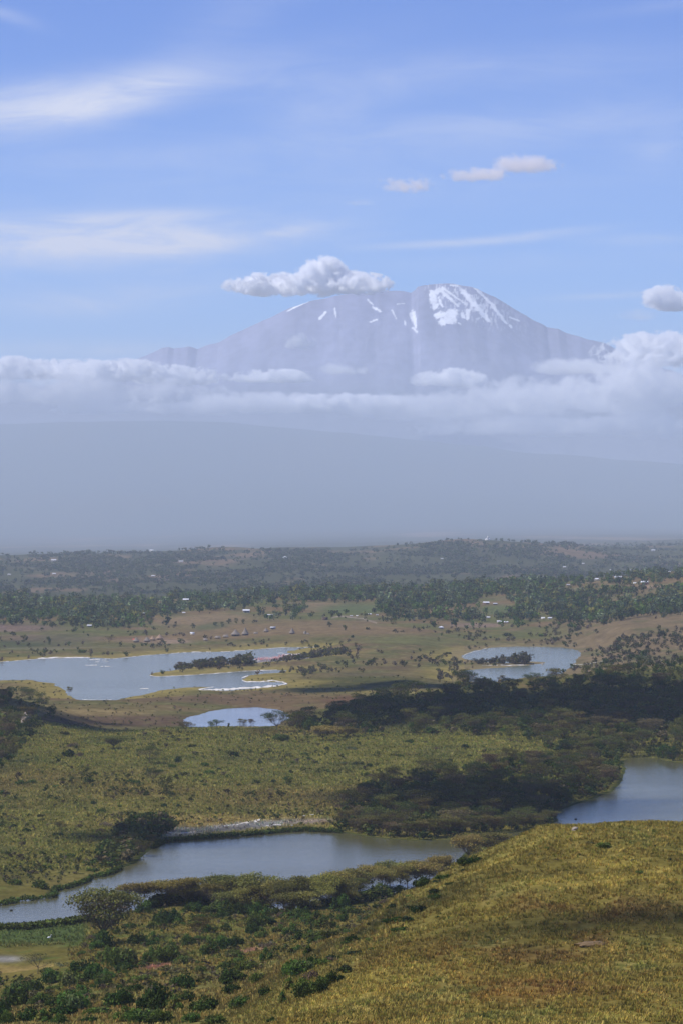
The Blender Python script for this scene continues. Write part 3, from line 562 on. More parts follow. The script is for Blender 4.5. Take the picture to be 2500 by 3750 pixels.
def tree(seed, col, col2, n=1300, wide=.42, low=.18, leaf=.036):
    r = np.random.default_rng(seed); T = Acc(); A = Acc(); v, f = tube([(0, 0, -.03), (.01, 0, .25), (-.01, .01, .6)], [.03, .022, .01]); T.add(v, f, (.1, .1, .1))
    L = 13; hz = r.uniform(low+.12, .88, L)
    for i in range(L):
        prof = math.sin(math.pi*min(1, max(.12, (hz[i]-low)/(1.06-low))))**.6
        a = r.uniform(0, 6.28); q = wide*prof*math.sqrt(r.uniform(.05, .8)); c = np.array([q*math.cos(a), q*math.sin(a), hz[i]]); ra = r.uniform(.13, .22)*(wide/.42)**.5
        v, f = tube([(0, 0, hz[i]*.55), c], [.008, .003], 4); T.add(v, f, (.1, .1, .1))
        k = n//L; d = unit(r.normal(size=(k, 3))); P = c+d*ra*r.uniform(.5, 1.08, (k, 1))*[1, 1, .8]
        V, Fc = leaves(P, unit(d+r.normal(size=(k, 3))*.8), leaf*r.uniform(.6, 1.4, k), r); A.add(V, Fc, vary(r, k, col if r.uniform() < .6 else col2))
    return T, A
def bare(seed, n=60):
    r = np.random.default_rng(seed); T = Acc(); v, f = tube([(0, 0, -.02), (.02, 0, .4)], [.03, .02]); T.add(v, f, (.1, .1, .1))
    for i in range(n):
        z = r.uniform(.2, .5); a = r.uniform(0, 6.28); l = r.uniform(.2, .5); s = np.array([.02, 0, z]); e = s+[l*.7*math.cos(a), l*.7*math.sin(a), l]
        v, f = tube([s, (s+e)/2+r.normal(size=3)*.03, e], [.012, .007, .003], 4); T.add(v, f, (.1, .1, .1))
    return T

KIT = {}                                         # kind -> list of (trunk mesh, crown mesh) or (None, bush mesh)
def kit(key, lst): KIT[key] = lst
kit('acacia', [tuple(a.mesh(nm, mt) for a, nm, mt in zip(acacia(100+i, c, u, 4200, 1, p+5, .085), ('trunk', 'crown'), (BARK, FOL))) for i, (c, u, p) in enumerate([(OLIVE, TWIG, 9), (YEL, TWIG, 8), (OLIVE, RUST, 10), ((.125, .125, .036), TWIG, 14), (YEL, GREY, 7)])])
DK = 1
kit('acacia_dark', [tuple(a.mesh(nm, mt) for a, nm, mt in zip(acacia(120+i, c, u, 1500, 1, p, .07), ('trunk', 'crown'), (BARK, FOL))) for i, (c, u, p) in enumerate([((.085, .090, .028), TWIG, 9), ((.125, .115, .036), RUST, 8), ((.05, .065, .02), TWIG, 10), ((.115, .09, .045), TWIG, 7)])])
kit('acacia_bare', [tuple(a.mesh(nm, mt) for a, nm, mt in zip(acacia(140, (.14, .12, .05), GREY, 900, .7, 7, .03), ('trunk', 'crown'), (BARK, FOL)))])
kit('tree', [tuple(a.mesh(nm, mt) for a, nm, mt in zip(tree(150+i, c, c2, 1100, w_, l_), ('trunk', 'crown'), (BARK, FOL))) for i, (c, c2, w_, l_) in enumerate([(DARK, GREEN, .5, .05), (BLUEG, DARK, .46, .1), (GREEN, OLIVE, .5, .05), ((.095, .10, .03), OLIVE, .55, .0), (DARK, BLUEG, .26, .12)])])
kit('tree_round', [tuple(a.mesh(nm, mt) for a, nm, mt in zip(tree(160, (.045, .055, .012), (.085, .085, .018), 2600, .62, -.05, .03), ('trunk', 'crown'), (BARK, FOL)))])
kit('bush', [(None, bush(200+i, c, 1500, 13, .075, .85, c2).mesh('leafy_bush', FOL)) for i, (c, c2) in enumerate([(DARK, GREEN), (GREEN, OLIVE), (DARK, (.065, .09, .022)), ((.05, .072, .02), GREEN), (GREEN, (.11, .13, .045))])])
kit('bush_mid', [(None, bush(220+i, c, 420, 9, .11, .75, c2).mesh('low_bush', FOL)) for i, (c, c2) in enumerate([(DARK, GREEN), (GREEN, OLIVE), (DARK, BLUEG), ((.05, .06, .02), OLIVE)])])
kit('bush_grey', [(None, bush(240+i, c, 420, 8, .07, .7, c2).mesh('dry_bush', FOL)) for i, (c, c2) in enumerate([(GREY, TWIG), (TWIG, (.09, .065, .045)), (SAGE, OLIVE)])])
COUNT = {}
def plant(kd, x, y, h, w, label, cat, group, name, var=None, r=np.random.default_rng(5), z=None):
    v = KIT[kd][int(r.integers(len(KIT[kd]))) if var is None else var]; ld = COUNT.get(kd, 0); COUNT[kd] = ld+1
    if z is None: z = float(ground(np.array([x]), np.array([y]))[0])
    rz = r.uniform(0, 6.28)
    if v[0] is None:
        o = link(name, v[1])
    else:
        o = link(name, None); t = link('trunk', v[0], o); c = link('crown', v[1], o)
    o.location = (x, y, z-.05*h); o.rotation_euler = (0, 0, rz); o.scale = (w, w, h)
    tag(o, label, cat, group); return o

# --- named trees: px, row of the foot, height px, width px, kind, variant, label
def unitw(kd): return .80 if kd.startswith('acacia') else (.5 if kd == 'tree' else .95)
NAMED = [
 (385, 3455, 190, 190, 'acacia', 3, 'largest acacia, dense olive crown standing beside the green marsh'),
 (515, 3326, 92, 125, 'acacia', 4, 'pale thin acacia just right of the largest acacia'),
 (600, 3316, 92, 125, 'acacia', 1, 'tan crowned acacia on the bare bank between the open water gap and the pale acacia'),
 (752, 3312, 104, 130, 'acacia', 0, 'leftmost tree of the long shore row of flat topped acacias'),
 (818, 3310, 104, 120, 'acacia', 3, 'second tree from the left in the long shore row of acacias'),
 (872, 3316, 108, 115, 'acacia', 2, 'third tree from the left in the long shore row with rusty lower twigs'),
 (940, 3322, 116, 135, 'acacia', 0, 'fourth tree from the left in the long shore row, with broad crown'),
 (1017, 3338, 118, 95, 'acacia', 1, 'fifth tree from the left in the long shore row with slim trunk against water'),
 (1040, 3342, 112, 80, 'acacia', 3, 'sixth tree from the left in the long shore row, close beside the fifth'),
 (1080, 3337, 114, 105, 'acacia', 0, 'seventh tree from the left in the long shore row with forked trunk against water'),
 (1130, 3328, 108, 95, 'acacia', 2, 'eighth tree from the left in the long shore row'),
 (1175, 3328, 118, 110, 'acacia', 4, 'ninth tree from the left in the long shore row, brownish and thin'),
 (1225, 3312, 116, 115, 'acacia', 1, 'tenth tree from the left in the long shore row above the bright green bushes'),
 (1275, 3290, 98, 110, 'acacia', 0, 'eleventh tree from the left in the long shore row'),
 (1318, 3276, 92, 105, 'acacia', 3, 'twelfth tree from the left in the long shore row'),
 (1362, 3264, 88, 95, 'acacia', 1, 'thirteenth tree from the left in the long shore row'),
 (1428, 3252, 98, 115, 'acacia', 0, 'first tree of the high row where slim trunks stand against the lake'),
 (1492, 3252, 98, 100, 'acacia', 4, 'middle tree of the high row with leaning trunk against the lake'),
 (1524, 3247, 92, 100, 'acacia', 1, 'right tree of the high row with slim trunk against the lake'),
 (1582, 3224, 66, 75, 'acacia_dark', 2, 'small dark acacia at the right end of the high shore row'),
 (1632, 3212, 54, 80, 'acacia', 3, 'low acacia beside the dark one, by the foot of the golden hill'),
 (1712, 3164, 98, 105, 'acacia', 1, 'yellow green acacia at the bend of the golden hillside, left of its neighbour'),
 (1790, 3128, 78, 150, 'acacia', 0, 'wide yellow green acacia in front of the channel between the two lakes'),
 (140, 3566, 72, 118, 'acacia_bare', 0, 'thin nearly bare acacia standing between pale sand and dark bushes'),
 (733, 3442, 84, 100, 'acacia_dark', 1, 'lone small acacia on the open grass below the shore row'),
 (1218, 3500, 100, 112, 'tree_round', 0, 'dense rounded yellow green tree at the edge of the golden hill'),
 (417, 2742, 48, 64, 'acacia', 3, 'small umbrella acacia with a clear trunk on the left of the middle hill'),
 (549, 2795, 62, 88, 'acacia_dark', 0, 'wide dark acacia on the middle hill below the umbrella acacia'),
 (562, 2866, 58, 70, 'acacia_dark', 2, 'dark acacia in the clump at the centre of the middle hill'),
 (610, 2908, 66, 66, 'tree', 3, 'dark round tree at the front of the clump on the middle hill'),
 (1049, 2874, 36, 48, 'tree', 0, 'lone round dark tree on the open grass of the middle hill'),
 (794, 2664, 30, 56, 'tree', 0, 'round dark green tree in front of the small bright pool'),
 (838, 2666, 22, 16, 'tree', 4, 'tiny tree standing against the small bright pool'),
 (886, 2664, 34, 46, 'acacia_dark', 1, 'left of two little umbrella acacias against the bright pool'),
 (921, 2662, 32, 34, 'acacia_dark', 3, 'right of two little umbrella acacias against the bright pool'),
 (1012, 2678, 82, 105, 'acacia_dark', 2, 'tall layered acacia at the right shore of the bright pool'),
 (960, 2690, 30, 110, 'acacia_dark', 0, 'low spreading acacia under the tall layered one by the pool'),
 (1185, 2712, 58, 100, 'acacia', 4, 'sunlit pale acacia at the edge of the dark slope right of the pool'),
 (1272, 2700, 42, 70, 'acacia', 0, 'small sunlit acacia right of the pale one below the dark slope'),
 (1030, 2712, 44, 66, 'bush', 4, 'rounded pale bush in front of the tall layered acacia'),
 (1400, 2560, 46, 82, 'acacia_dark', 2, 'dark layered acacia on the skyline beside the shaded mound'),
 (1460, 2562, 34, 60, 'tree', 3, 'dark round tree right of the layered skyline acacia'),
 (680, 2682, 40, 84, 'acacia_dark', 3, 'dark acacia at the left shore of the bright pool'),
 (600, 2690, 24, 60, 'acacia_dark', 1, 'low dark acacia left of the bright pool'),
]
rg0 = np.random.default_rng(15)
for (px, row, hp, wp, kd, var, lab) in NAMED:
    x, y, z = hit(px, row, 600 if row > 3000 else 1150); s = y/F; wp *= (1.30 if kd == 'acacia' else 1)
    plant(kd, x, y, hp*s*(rg0.uniform(.92, 1.12)), wp*s*.5/ (unitw(kd)*.95), lab, 'tree' if kd != 'bush' else 'bush', 'flat topped acacias along the shore' if kd == 'acacia' and 700 < px < 1560 and row > 3100 else None, {'acacia': 'acacia_tree', 'acacia_dark': 'acacia_tree', 'acacia_bare': 'acacia_tree', 'tree': 'leafy_tree', 'tree_round': 'leafy_tree', 'bush': 'bush'}[kd], var, z=z)

# --- everything else is scattered by zone, then labelled by look and place
LABELLED = []                                     # (object, kind words, place words, px, row, size)
def scatter(seed, n, px0, px1, r0, r1, dmin, keep=None, gap=0, dmax=12000):
    r = np.random.default_rng(seed); out = []
    P = r.uniform(px0, px1, n*6); R = r.uniform(r0, r1, n*6)
    d = np.exp(np.linspace(math.log(dmin), math.log(dmax), 700))
    for p, q in zip(P, R):
        x = (p-CX)/F*d; zt = -(q-HOR)/F*d; g = base_z(x, d); i = int(np.argmax(g > zt))
        if i == 0: continue
        out.append((x[i], d[i], p, q))
    o = np.array(out); s = lake_sd(o[:, 0], o[:, 1]); o = o[s > 2]
    if keep is not None: o = o[keep(o)]
    if gap > 0:
        sel = []
        for q in o:
            if all((q[0]-t[0])**2+((q[1]-t[1])*.6)**2 > gap*gap for t in sel): sel.append(q)
            if len(sel) >= n: break
        o = np.array(sel)
    return o[:n]
def inside(P, R, poly):
    poly = np.array(poly, float); return sd_poly(np.asarray(P, float), np.asarray(R, float), poly) < 0
FOREST = [(1060,2640),(1250,2575),(1420,2545),(1500,2555),(1700,2510),(1850,2520),(2050,2500),(2200,2470),(2350,2440),(2620,2420),(2620,2790),(2500,2785),(2350,2765),(2200,2790),(2050,2740),(1900,2700),(1750,2690),(1600,2690),(1450,2680),(1300,2690),(1150,2690),(1050,2680)]
POINT = [(1240,3040),(1230,2990),(1300,2930),(1380,2880),(1500,2850),(1650,2830),(1850,2800),(1950,2770),(2100,2760),(2230,2780),(2290,2830),(2270,2880),(2150,2930),(2060,2970),(2030,3020),(1950,3040),(1750,3055),(1650,3070),(1400,3065)]
LEFTW = [(-150,2500),(0,2520),(80,2540),(150,2570),(210,2620),(140,2680),(60,2760),(0,2830),(-150,2860)]
rg = np.random.default_rng(77)
def put(kd, q, h, w, words, place, cat, group, name, var=None):
    if words is None: var = int(rg.integers(len(KIT[kd]))); words = TW[kd][var]
    o = plant(kd, q[0], q[1], h, w, None, cat, group, name, var, rg); LABELLED.append((o, words, place, q[2], q[3], h)); return o
TW = {'acacia_dark': ['dull olive acacia', 'brownish acacia', 'dark green acacia', 'brown crowned acacia'], 'tree': ['dark green round tree', 'blue green tree', 'mid green tree', 'wide dark tree', 'slim dark tree'],
      'bush': ['dark green leafy bush', 'green leafy bush', 'very dark leafy bush', 'deep green bush', 'light green bush'], 'bush_mid': ['dark low bush', 'green low bush', 'very dark low bush', 'olive low bush'],
      'bush_grey': ['grey dry bush', 'brown dry bush', 'pale sage bush'], 'acacia': ['olive acacia', 'yellow green acacia', 'rusty olive acacia', 'deep olive acacia', 'pale thin acacia']}
def auto(kd, pts, hr, wr, place, cat, group, name, variants=None):
    for q in pts:
        v = int(rg.integers(len(KIT[kd]))) if variants is None else int(rg.choice(variants)); h = rg.uniform(*hr)
        put(kd, q, h, h*rg.uniform(*wr), TW[kd][v], place, cat, group, name, v)
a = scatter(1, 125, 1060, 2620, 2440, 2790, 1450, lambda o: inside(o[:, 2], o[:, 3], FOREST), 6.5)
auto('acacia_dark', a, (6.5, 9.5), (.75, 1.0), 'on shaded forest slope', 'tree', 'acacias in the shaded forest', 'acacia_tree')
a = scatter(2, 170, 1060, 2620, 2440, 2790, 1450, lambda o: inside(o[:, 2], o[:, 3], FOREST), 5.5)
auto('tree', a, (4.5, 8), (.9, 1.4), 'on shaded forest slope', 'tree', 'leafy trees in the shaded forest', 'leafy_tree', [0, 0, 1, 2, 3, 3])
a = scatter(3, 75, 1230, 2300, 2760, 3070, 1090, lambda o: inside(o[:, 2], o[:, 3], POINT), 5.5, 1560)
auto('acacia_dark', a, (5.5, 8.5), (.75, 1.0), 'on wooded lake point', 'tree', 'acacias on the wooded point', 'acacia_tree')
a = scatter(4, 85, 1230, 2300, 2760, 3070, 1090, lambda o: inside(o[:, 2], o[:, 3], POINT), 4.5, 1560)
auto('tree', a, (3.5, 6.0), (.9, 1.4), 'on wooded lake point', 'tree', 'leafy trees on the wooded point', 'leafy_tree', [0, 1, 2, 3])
a = scatter(5, 22, -120, 220, 2500, 2860, 1350, lambda o: inside(o[:, 2], o[:, 3], LEFTW), 6)
auto('tree', a, (5, 8), (.9, 1.3), 'in left edge grove', 'tree', 'trees in the left grove', 'leafy_tree', [0, 1, 3])
a = scatter(6, 16, -120, 220, 2500, 2860, 1350, lambda o: inside(o[:, 2], o[:, 3], LEFTW), 7)
auto('acacia_dark', a, (6, 8.5), (.75, 1.0), 'in left edge grove', 'tree', 'trees in the left grove', 'acacia_tree')
# acacias fringing the wooded point and the left bank
fr = []
for px in list(range(1255, 2040, 34)): fr.append((px+rg.uniform(-10, 10), None))
for px, _ in fr:
    top = np.interp(px, [1250, 1330, 1393, 1529, 1664, 1760, 1928, 2007, 2040], [3040, 3056, 3062, 3070, 3068, 3050, 3036, 3020, 2990]); x, y, z = hit(px, top-3, 1080, 1500)
    put('acacia_dark', (x, y, px, top), rg.uniform(4.5, 7), rg.uniform(4.5, 6.5), TW['acacia_dark'][1], 'at wooded point waterline', 'tree', 'acacias fringing the wooded point', 'acacia_tree', int(rg.choice([0, 1, 1, 3])))
for (px, row, hp, wp) in [(525, 3135, 62, 90), (470, 3150, 40, 70), (560, 3098, 44, 60), (490, 3095, 46, 80), (430, 3110, 40, 70), (380, 3090, 34, 60), (330, 3095, 30, 60), (220, 3040, 34, 70), (540, 3060, 34, 60)]:
    x, y, z = hit(px, row, 980, 1400); s = y/F; put('acacia_dark', (x, y, px, row), hp*s, wp*s*.6, TW['acacia_dark'][0], 'on left lake bank', 'tree', 'acacias on the left bank', 'acacia_tree', int(rg.choice([0, 1, 2])))
# bushes of the lower left slope, read on the photograph: px, row of the foot, width, height
BUSH = [(700,3338,50,30),(728,3342,60,40),(765,3345,56,34),(800,3343,60,44),(838,3348,60,36),(870,3352,60,46),(905,3350,60,40),(940,3356,60,46),(975,3360,50,34),(1330,3290,50,30),(1365,3282,60,34),(1410,3272,50,28),(380,3470,70,60),(350,3480,50,40),(440,3545,110,85),(395,3520,70,50),(600,3530,90,75),(555,3520,60,45),(510,3455,70,40),(560,3455,60,38),(690,3465,50,40),(680,3530,60,36),(770,3500,90,60),(820,3480,70,50),(860,3465,60,40),(640,3385,60,50),(600,3380,60,50),(530,3345,55,45),(640,3375,40,45),(345,3590,90,60),(300,3560,80,45),(270,3610,90,60),(190,3600,70,50),(130,3640,80,55),(60,3660,90,70),(75,3690,80,60),(110,3745,90,55),(160,3750,80,50),(275,3700,110,75),(440,3690,100,72),(380,3610,60,45),(460,3740,90,50),(570,3700,130,100),(520,3745,110,60),(680,3615,90,50),(690,3670,80,45),(640,3700,80,50),(760,3710,100,60),(840,3600,85,55),(850,3640,60,45),(880,3690,70,45),(945,3598,55,40),(970,3650,60,36),(1035,3680,45,44),(975,3520,46,46),(1060,3575,50,48),(1100,3575,110,70),(1150,3540,60,40),(1060,3625,60,40),(1120,3650,90,62),(1165,3640,70,56),(1215,3600,70,44),(1180,3620,50,40),(880,3590,50,34),(930,3395,60,50),(890,3340,80,44),(830,3345,70,44),(735,3315,60,36),(700,3320,40,26),(810,3365,50,28),(830,3410,40,30),(930,3420,50,40),(960,3435,60,36),(1070,3425,70,40),(1100,3440,50,30),(1010,3350,40,26),(1065,3345,36,34),(1120,3370,70,46),(1160,3385,70,44),(1250,3340,60,60),(1280,3310,60,50),(1310,3300,60,40),(1255,3375,50,40),(1190,3400,80,40),(1390,3285,90,44),(1450,3275,70,30),(1340,3300,70,36),(1550,3248,60,36),(1690,3168,60,30),(1740,3160,60,24),(300,3500,30,20),(20,3715,60,60),(0,3750,70,60),(30,3755,50,50),(220,3755,60,40),(330,3750,60,30),(430,3420,36,26),(20,3405,40,14),(90,3402,40,14),(150,3396,44,18),(200,3390,40,16),(250,3382,40,16),(300,3374,40,16),(740,3560,40,26),(590,3750,90,50),(700,3745,60,40),(790,3750,70,36),(1000,3745,40,20),(1130,3500,50,34),(1290,3450,50,26),(1270,3420,40,20),(1350,3370,34,18)]
for (px, row, wp, hp) in BUSH:
    x, y, z = hit(px, row, 345, 960); s = y/F
    pl = 'on marsh waterline' if (px < 330 and row < 3410) else ('under shore acacias' if row < 3400 else 'on lower left slope')
    put('bush', (x, y, px, row), hp*s*1.6, wp*s*.66, None, pl, 'bush', 'leafy bushes on the lower left slope', 'bush')
a = scatter(7, 46, -60, 1330, 3320, 3760, 345, lambda o: (o[:, 1] > 470+.10*o[:, 2]) & ((o[:, 2] > 340) | (o[:, 3] > 3570)), 4.5, 930)
auto('bush', a, (1.8, 3.4), (.75, 1.1), 'on lower left slope', 'bush', 'leafy bushes on the lower left slope', 'bush')
a = scatter(8, 16, 960, 1650, 3240, 3420, 500, lambda o: (o[:, 1] > 600), 3, 930)
auto('bush', a, (1.6, 3.0), (.75, 1.1), 'under shore acacias', 'bush', 'leafy bushes on the lower left slope', 'bush')
for (px, row, wp, hp) in [(320,3470,50,30),(340,3440,40,30),(290,3600,70,60),(270,3640,60,40),(390,3625,60,40),(560,3580,60,34),(650,3560,60,36),(1130,3590,80,60),(1020,3400,44,40),(1030,3360,40,30),(880,3560,40,26),(980,3470,80,40),(1180,3430,70,40),(1260,3560,50,30),(1240,3590,60,30),(230,3540,60,30),(600,3300,50,24),(470,3395,50,20),(460,3420,40,20),(1500,3260,50,24),(1400,3310,50,24),(1300,3400,60,30),(1640,3190,60,20),(1220,3520,60,24),(1700,3150,40,30)]:
    x, y, z = hit(px, row, 345, 1000); s = y/F; v = int(rg.choice([0, 1, 1, 2])); put('bush_grey', (x, y, px, row), hp*s*1.3, wp*s*.56, TW['bush_grey'][v], 'on lower left slope', 'bush', 'dry bushes on the lower left slope', 'dry_bush', v)
for px in list(range(690, 1320, 52))+[1390, 1455, 1555, 1600]:
    px = px+rg.uniform(-18, 18); row = float(np.interp(px, [690, 860, 1100, 1250, 1340, 1500, 1600], [3318, 3334, 3342, 3320, 3286, 3256, 3228]))+rg.uniform(-4, 8); x, y, z = hit(px, row, 600, 980); v = int(rg.integers(5))
    put('acacia', (x, y, px, row), rg.uniform(5.2, 8.4), rg.uniform(4.5, 7.5), TW['acacia'][v], 'among shore acacia row', 'tree', 'smaller acacias among the shore row', 'acacia_tree', v)
# bushes of the middle hill
MID = [(250,2770,60),(285,2770,50),(265,2735,50),(235,2690,40),(75,2790,40),(95,2795,36),(80,2875,50),(120,2870,40),(260,2885,36),(205,2885,28),(15,2910,40),(240,2800,20),(395,2845,26),(345,2835,28),(500,2870,36),(480,2865,30),(530,2910,44),(510,2905,30),(440,2955,24),(370,2975,34),(345,2945,30),(655,2955,24),(600,2955,30),(285,3030,44),(390,3025,56),(370,3045,40),(480,3010,30),(440,2998,28),(150,2990,30),(55,3030,30),(100,3045,34),(15,3050,24),(215,3060,40),(275,3060,36),(505,3040,36),(340,3070,40),(80,3090,26),(705,2735,34),(735,2735,24),(785,2770,30),(855,2770,44),(835,2755,20),(720,2760,30),(655,2790,34),(630,2810,30),(750,2805,34),(770,2835,40),(805,2822,24),(980,2758,26),(950,2798,28),(1070,2795,22),(1130,2780,26),(1155,2795,28),(1195,2745,26),(1260,2795,26),(1065,2830,24),(1000,2865,26),(875,2878,22),(750,2876,20),(740,2865,18),(990,2896,26),(930,2922,24),(650,2985,26),(1040,2950,18),(1085,2965,18),(1130,2940,20),(1250,2960,50),(1285,2745,50),(1310,2800,40),(1340,2840,30),(1350,2808,30),(1260,2800,24),(1500,2720,34),(1460,2772,30),(1600,2745,30),(1640,2790,40),(1630,2830,26),(1700,2740,36),(1720,2770,24),(1430,2830,36),(1355,2845,40),(1280,2880,24),(1285,2985,20),(60,3240,50),(120,3200,40),(90,3150,30),(150,3260,80),(210,3280,40),(30,3130,30),(180,3160,30),(260,3140,40),(280,3200,30),(330,3190,30)]
for i, (px, row, wp) in enumerate(MID):
    x, y, z = hit(px, row, 960, 1640); s = y/F; g = rg.uniform() < .32
    if g: v = int(rg.choice([0, 1, 1, 2])); put('bush_grey', (x, y, px, row), wp*s*.62, wp*s*.55, TW['bush_grey'][v], 'on middle hill', 'bush', 'bushes dotting the middle hill', 'dry_bush', v)
    else: v = int(rg.integers(4)); put('bush_mid', (x, y, px, row), wp*s*.8, wp*s*.56, TW['bush_mid'][v], 'on middle hill', 'bush', 'bushes dotting the middle hill', 'bush', v)
a = scatter(9, 30, 1150, 1720, 3180, 3570, 345, lambda o: inside(o[:, 2], o[:, 3], [(1120,3590),(1290,3400),(1480,3290),(1650,3195),(1735,3170),(1620,3300),(1420,3450),(1250,3580)]), 2.0, 560)
auto('bush_mid', a, (.7, 1.7), (.8, 1.2), 'on hill left flank', 'bush', 'low bushes on the left flank of the foreground hill', 'bush')
# foreground hill
o = None
x, y, z = hit(2205, 3103, 345, 560); plant('bush', x, y, 1.35, 1.25, 'bright green leafy bush near the crest of the golden hill', 'bush', None, 'bush', 4, z=z)
for (px, row, wp) in [(2160,3090,34),(2120,3132,18),(2210,3280,18),(2402,3415,14),(1852,3205,20),(1757,3580,20),(1865,3578,14),(1848,3480,26),(2035,3150,18),(2320,3155,30),(2340,3200,34),(2110,3630,40),(2350,3662,24),(2465,3650,18),(1915,3690,20),(2085,3640,20),(1600,3360,18),(2300,3320,12),(2200,3640,26),(1970,3690,18),(1500,3450,16),(1650,3520,16),(1430,3600,18),(1370,3540,16),(2270,3070,16),(2400,3100,18),(2450,3150,18),(2000,3110,24),(1940,3130,20),(2040,3560,22),(2180,3560,18),(1760,3300,16),(1700,3380,18),(1560,3640,18),(1300,3700,20),(2290,3480,16),(2120,3380,14),(2430,3540,16)]:
    x, y, z = hit(px, row, 300, 600); s = y/F; v = int(rg.choice([0, 1, 2])); k = 'bush_mid' if rg.uniform() < .6 else 'bush_grey'
    put(k, (x, y, px, row), wp*s*.75, wp*s*.55, TW[k][v], 'on golden foreground hill', 'bush', 'small bushes on the foreground hill', 'bush' if k == 'bush_mid' else 'dry_bush', v)
# ------------------------------------------------------------------ merged ground cover and far woods
def merge(Ms, idx, X, Y, Z, w, h, rz, tone):
    """copies of the small template meshes Ms[idx] as one vertex soup"""
    Vs, Fs, Cs, off = [], [], [], 0
    for k, (V, Fc, C) in enumerate(Ms):
        m = np.nonzero(idx == k)[0]
        if not len(m): continue
        c, s = np.cos(rz[m])[:, None], np.sin(rz[m])[:, None]; n = len(V)
        P = np.stack([(V[:, 0]*c-V[:, 1]*s)*w[m, None]+X[m, None], (V[:, 0]*s+V[:, 1]*c)*w[m, None]+Y[m, None], V[:, 2]*h[m, None]+Z[m, None]], 2)
        Vs.append(P.reshape(-1, 3)); Fs.append((Fc[None]+(np.arange(len(m))*n)[:, None, None]).reshape(-1, Fc.shape[1])+off); off += len(m)*n
        Cs.append((C[None]*tone[m, None, :]).reshape(-1, 3))
    return np.concatenate(Vs), np.concatenate(Fs), np.concatenate(Cs)
def stuff(name, Ms, pts, hr, wr, seed, label, cat, tonev=.3, hue=None, sink=.0):
    r = np.random.default_rng(seed); n = len(pts); X, Y = pts[:, 0], pts[:, 1]; Z = ground(X, Y)-sink
    h = r.uniform(*hr, n)*np.where(r.uniform(size=n) < .12, 1.35, 1); w = h*r.uniform(*wr, n)
    tone = (1+r.uniform(-tonev, tonev, (n, 1)))*np.ones(3) if hue is None else hue(r, n, pts)
    V, Fc, C = merge(Ms, r.integers(0, len(Ms), n), X, Y, Z, w, h, r.uniform(0, 6.28, n), tone)
    tag(link(name, make_mesh(name, V, Fc, FOL, C)), label, cat, kind='stuff'); return n
def mini(seed, col, col2, n=40, leaf=.26, tall=1.0):
    r = np.random.default_rng(seed); A = Acc()
    L = 5
    for i in range(L):
        a = r.uniform(0, 6.28); q = r.uniform(.05, .33); c = np.array([q*math.cos(a), q*math.sin(a), r.uniform(.3, .75)]); k = n//L
        d = unit(r.normal(size=(k, 3))); P = c+d*[.26, .26, .24]*r.uniform(.6, 1.05, (k, 1))
        V, Fc = leaves(P, unit(d+r.normal(size=(k, 3))*.6), leaf*.5*r.uniform(.7, 1.4, k), r, .7); A.add(V, Fc, vary(r, k, col if r.uniform() < .6 else col2))
    V, Fc = leaves(np.array([[0, 0, .12], [0, 0, .2]]), np.array([[1., 0, 0], [0, 1., 0]]), .12, r); A.add(V, Fc, vary(r, 2, TWIG))
    return A.out()
LOWT = [mini(1, DARK, GREEN, 64, .2), mini(2, GREEN, DARK, 64, .2), mini(3, (.045, .05, .022), OLIVE, 64, .2), mini(4, BLUEG, DARK, 64, .2), mini(5, (.07, .075, .03), GREEN, 64, .2), mini(6, (.04, .06, .03), SAGE, 50, .2)]
FART = [mini(11, DARK, (.075, .08, .035), 25, .36), mini(12, (.09, .085, .045), DARK, 25, .36), mini(13, (.06, .075, .035), (.09, .08, .045), 25, .36)]
CLEAR = [(760, 2270, 190, 24), (850, 2310, 250, 22), (1200, 2300, 300, 26), (1185, 2222, 62, 14), (1290, 2238, 100, 12), (980, 2235, 36, 10), (1830, 2232, 80, 15), (1800, 2215, 70, 12), (1740, 2290, 110, 9), (2440, 2150, 100, 7), (2080, 2165, 60, 10), (60, 2305, 130, 12), (170, 2330, 120, 16), (650, 2225, 36, 6),
         (1260, 2226, 130, 11), (1500, 2350, 200, 30), (560, 2345, 170, 14), (1450, 2235, 60, 6), (400, 2140, 60, 7), (2230, 2150, 90, 8), (560, 2190, 60, 8), (1360, 2215, 50, 8)]
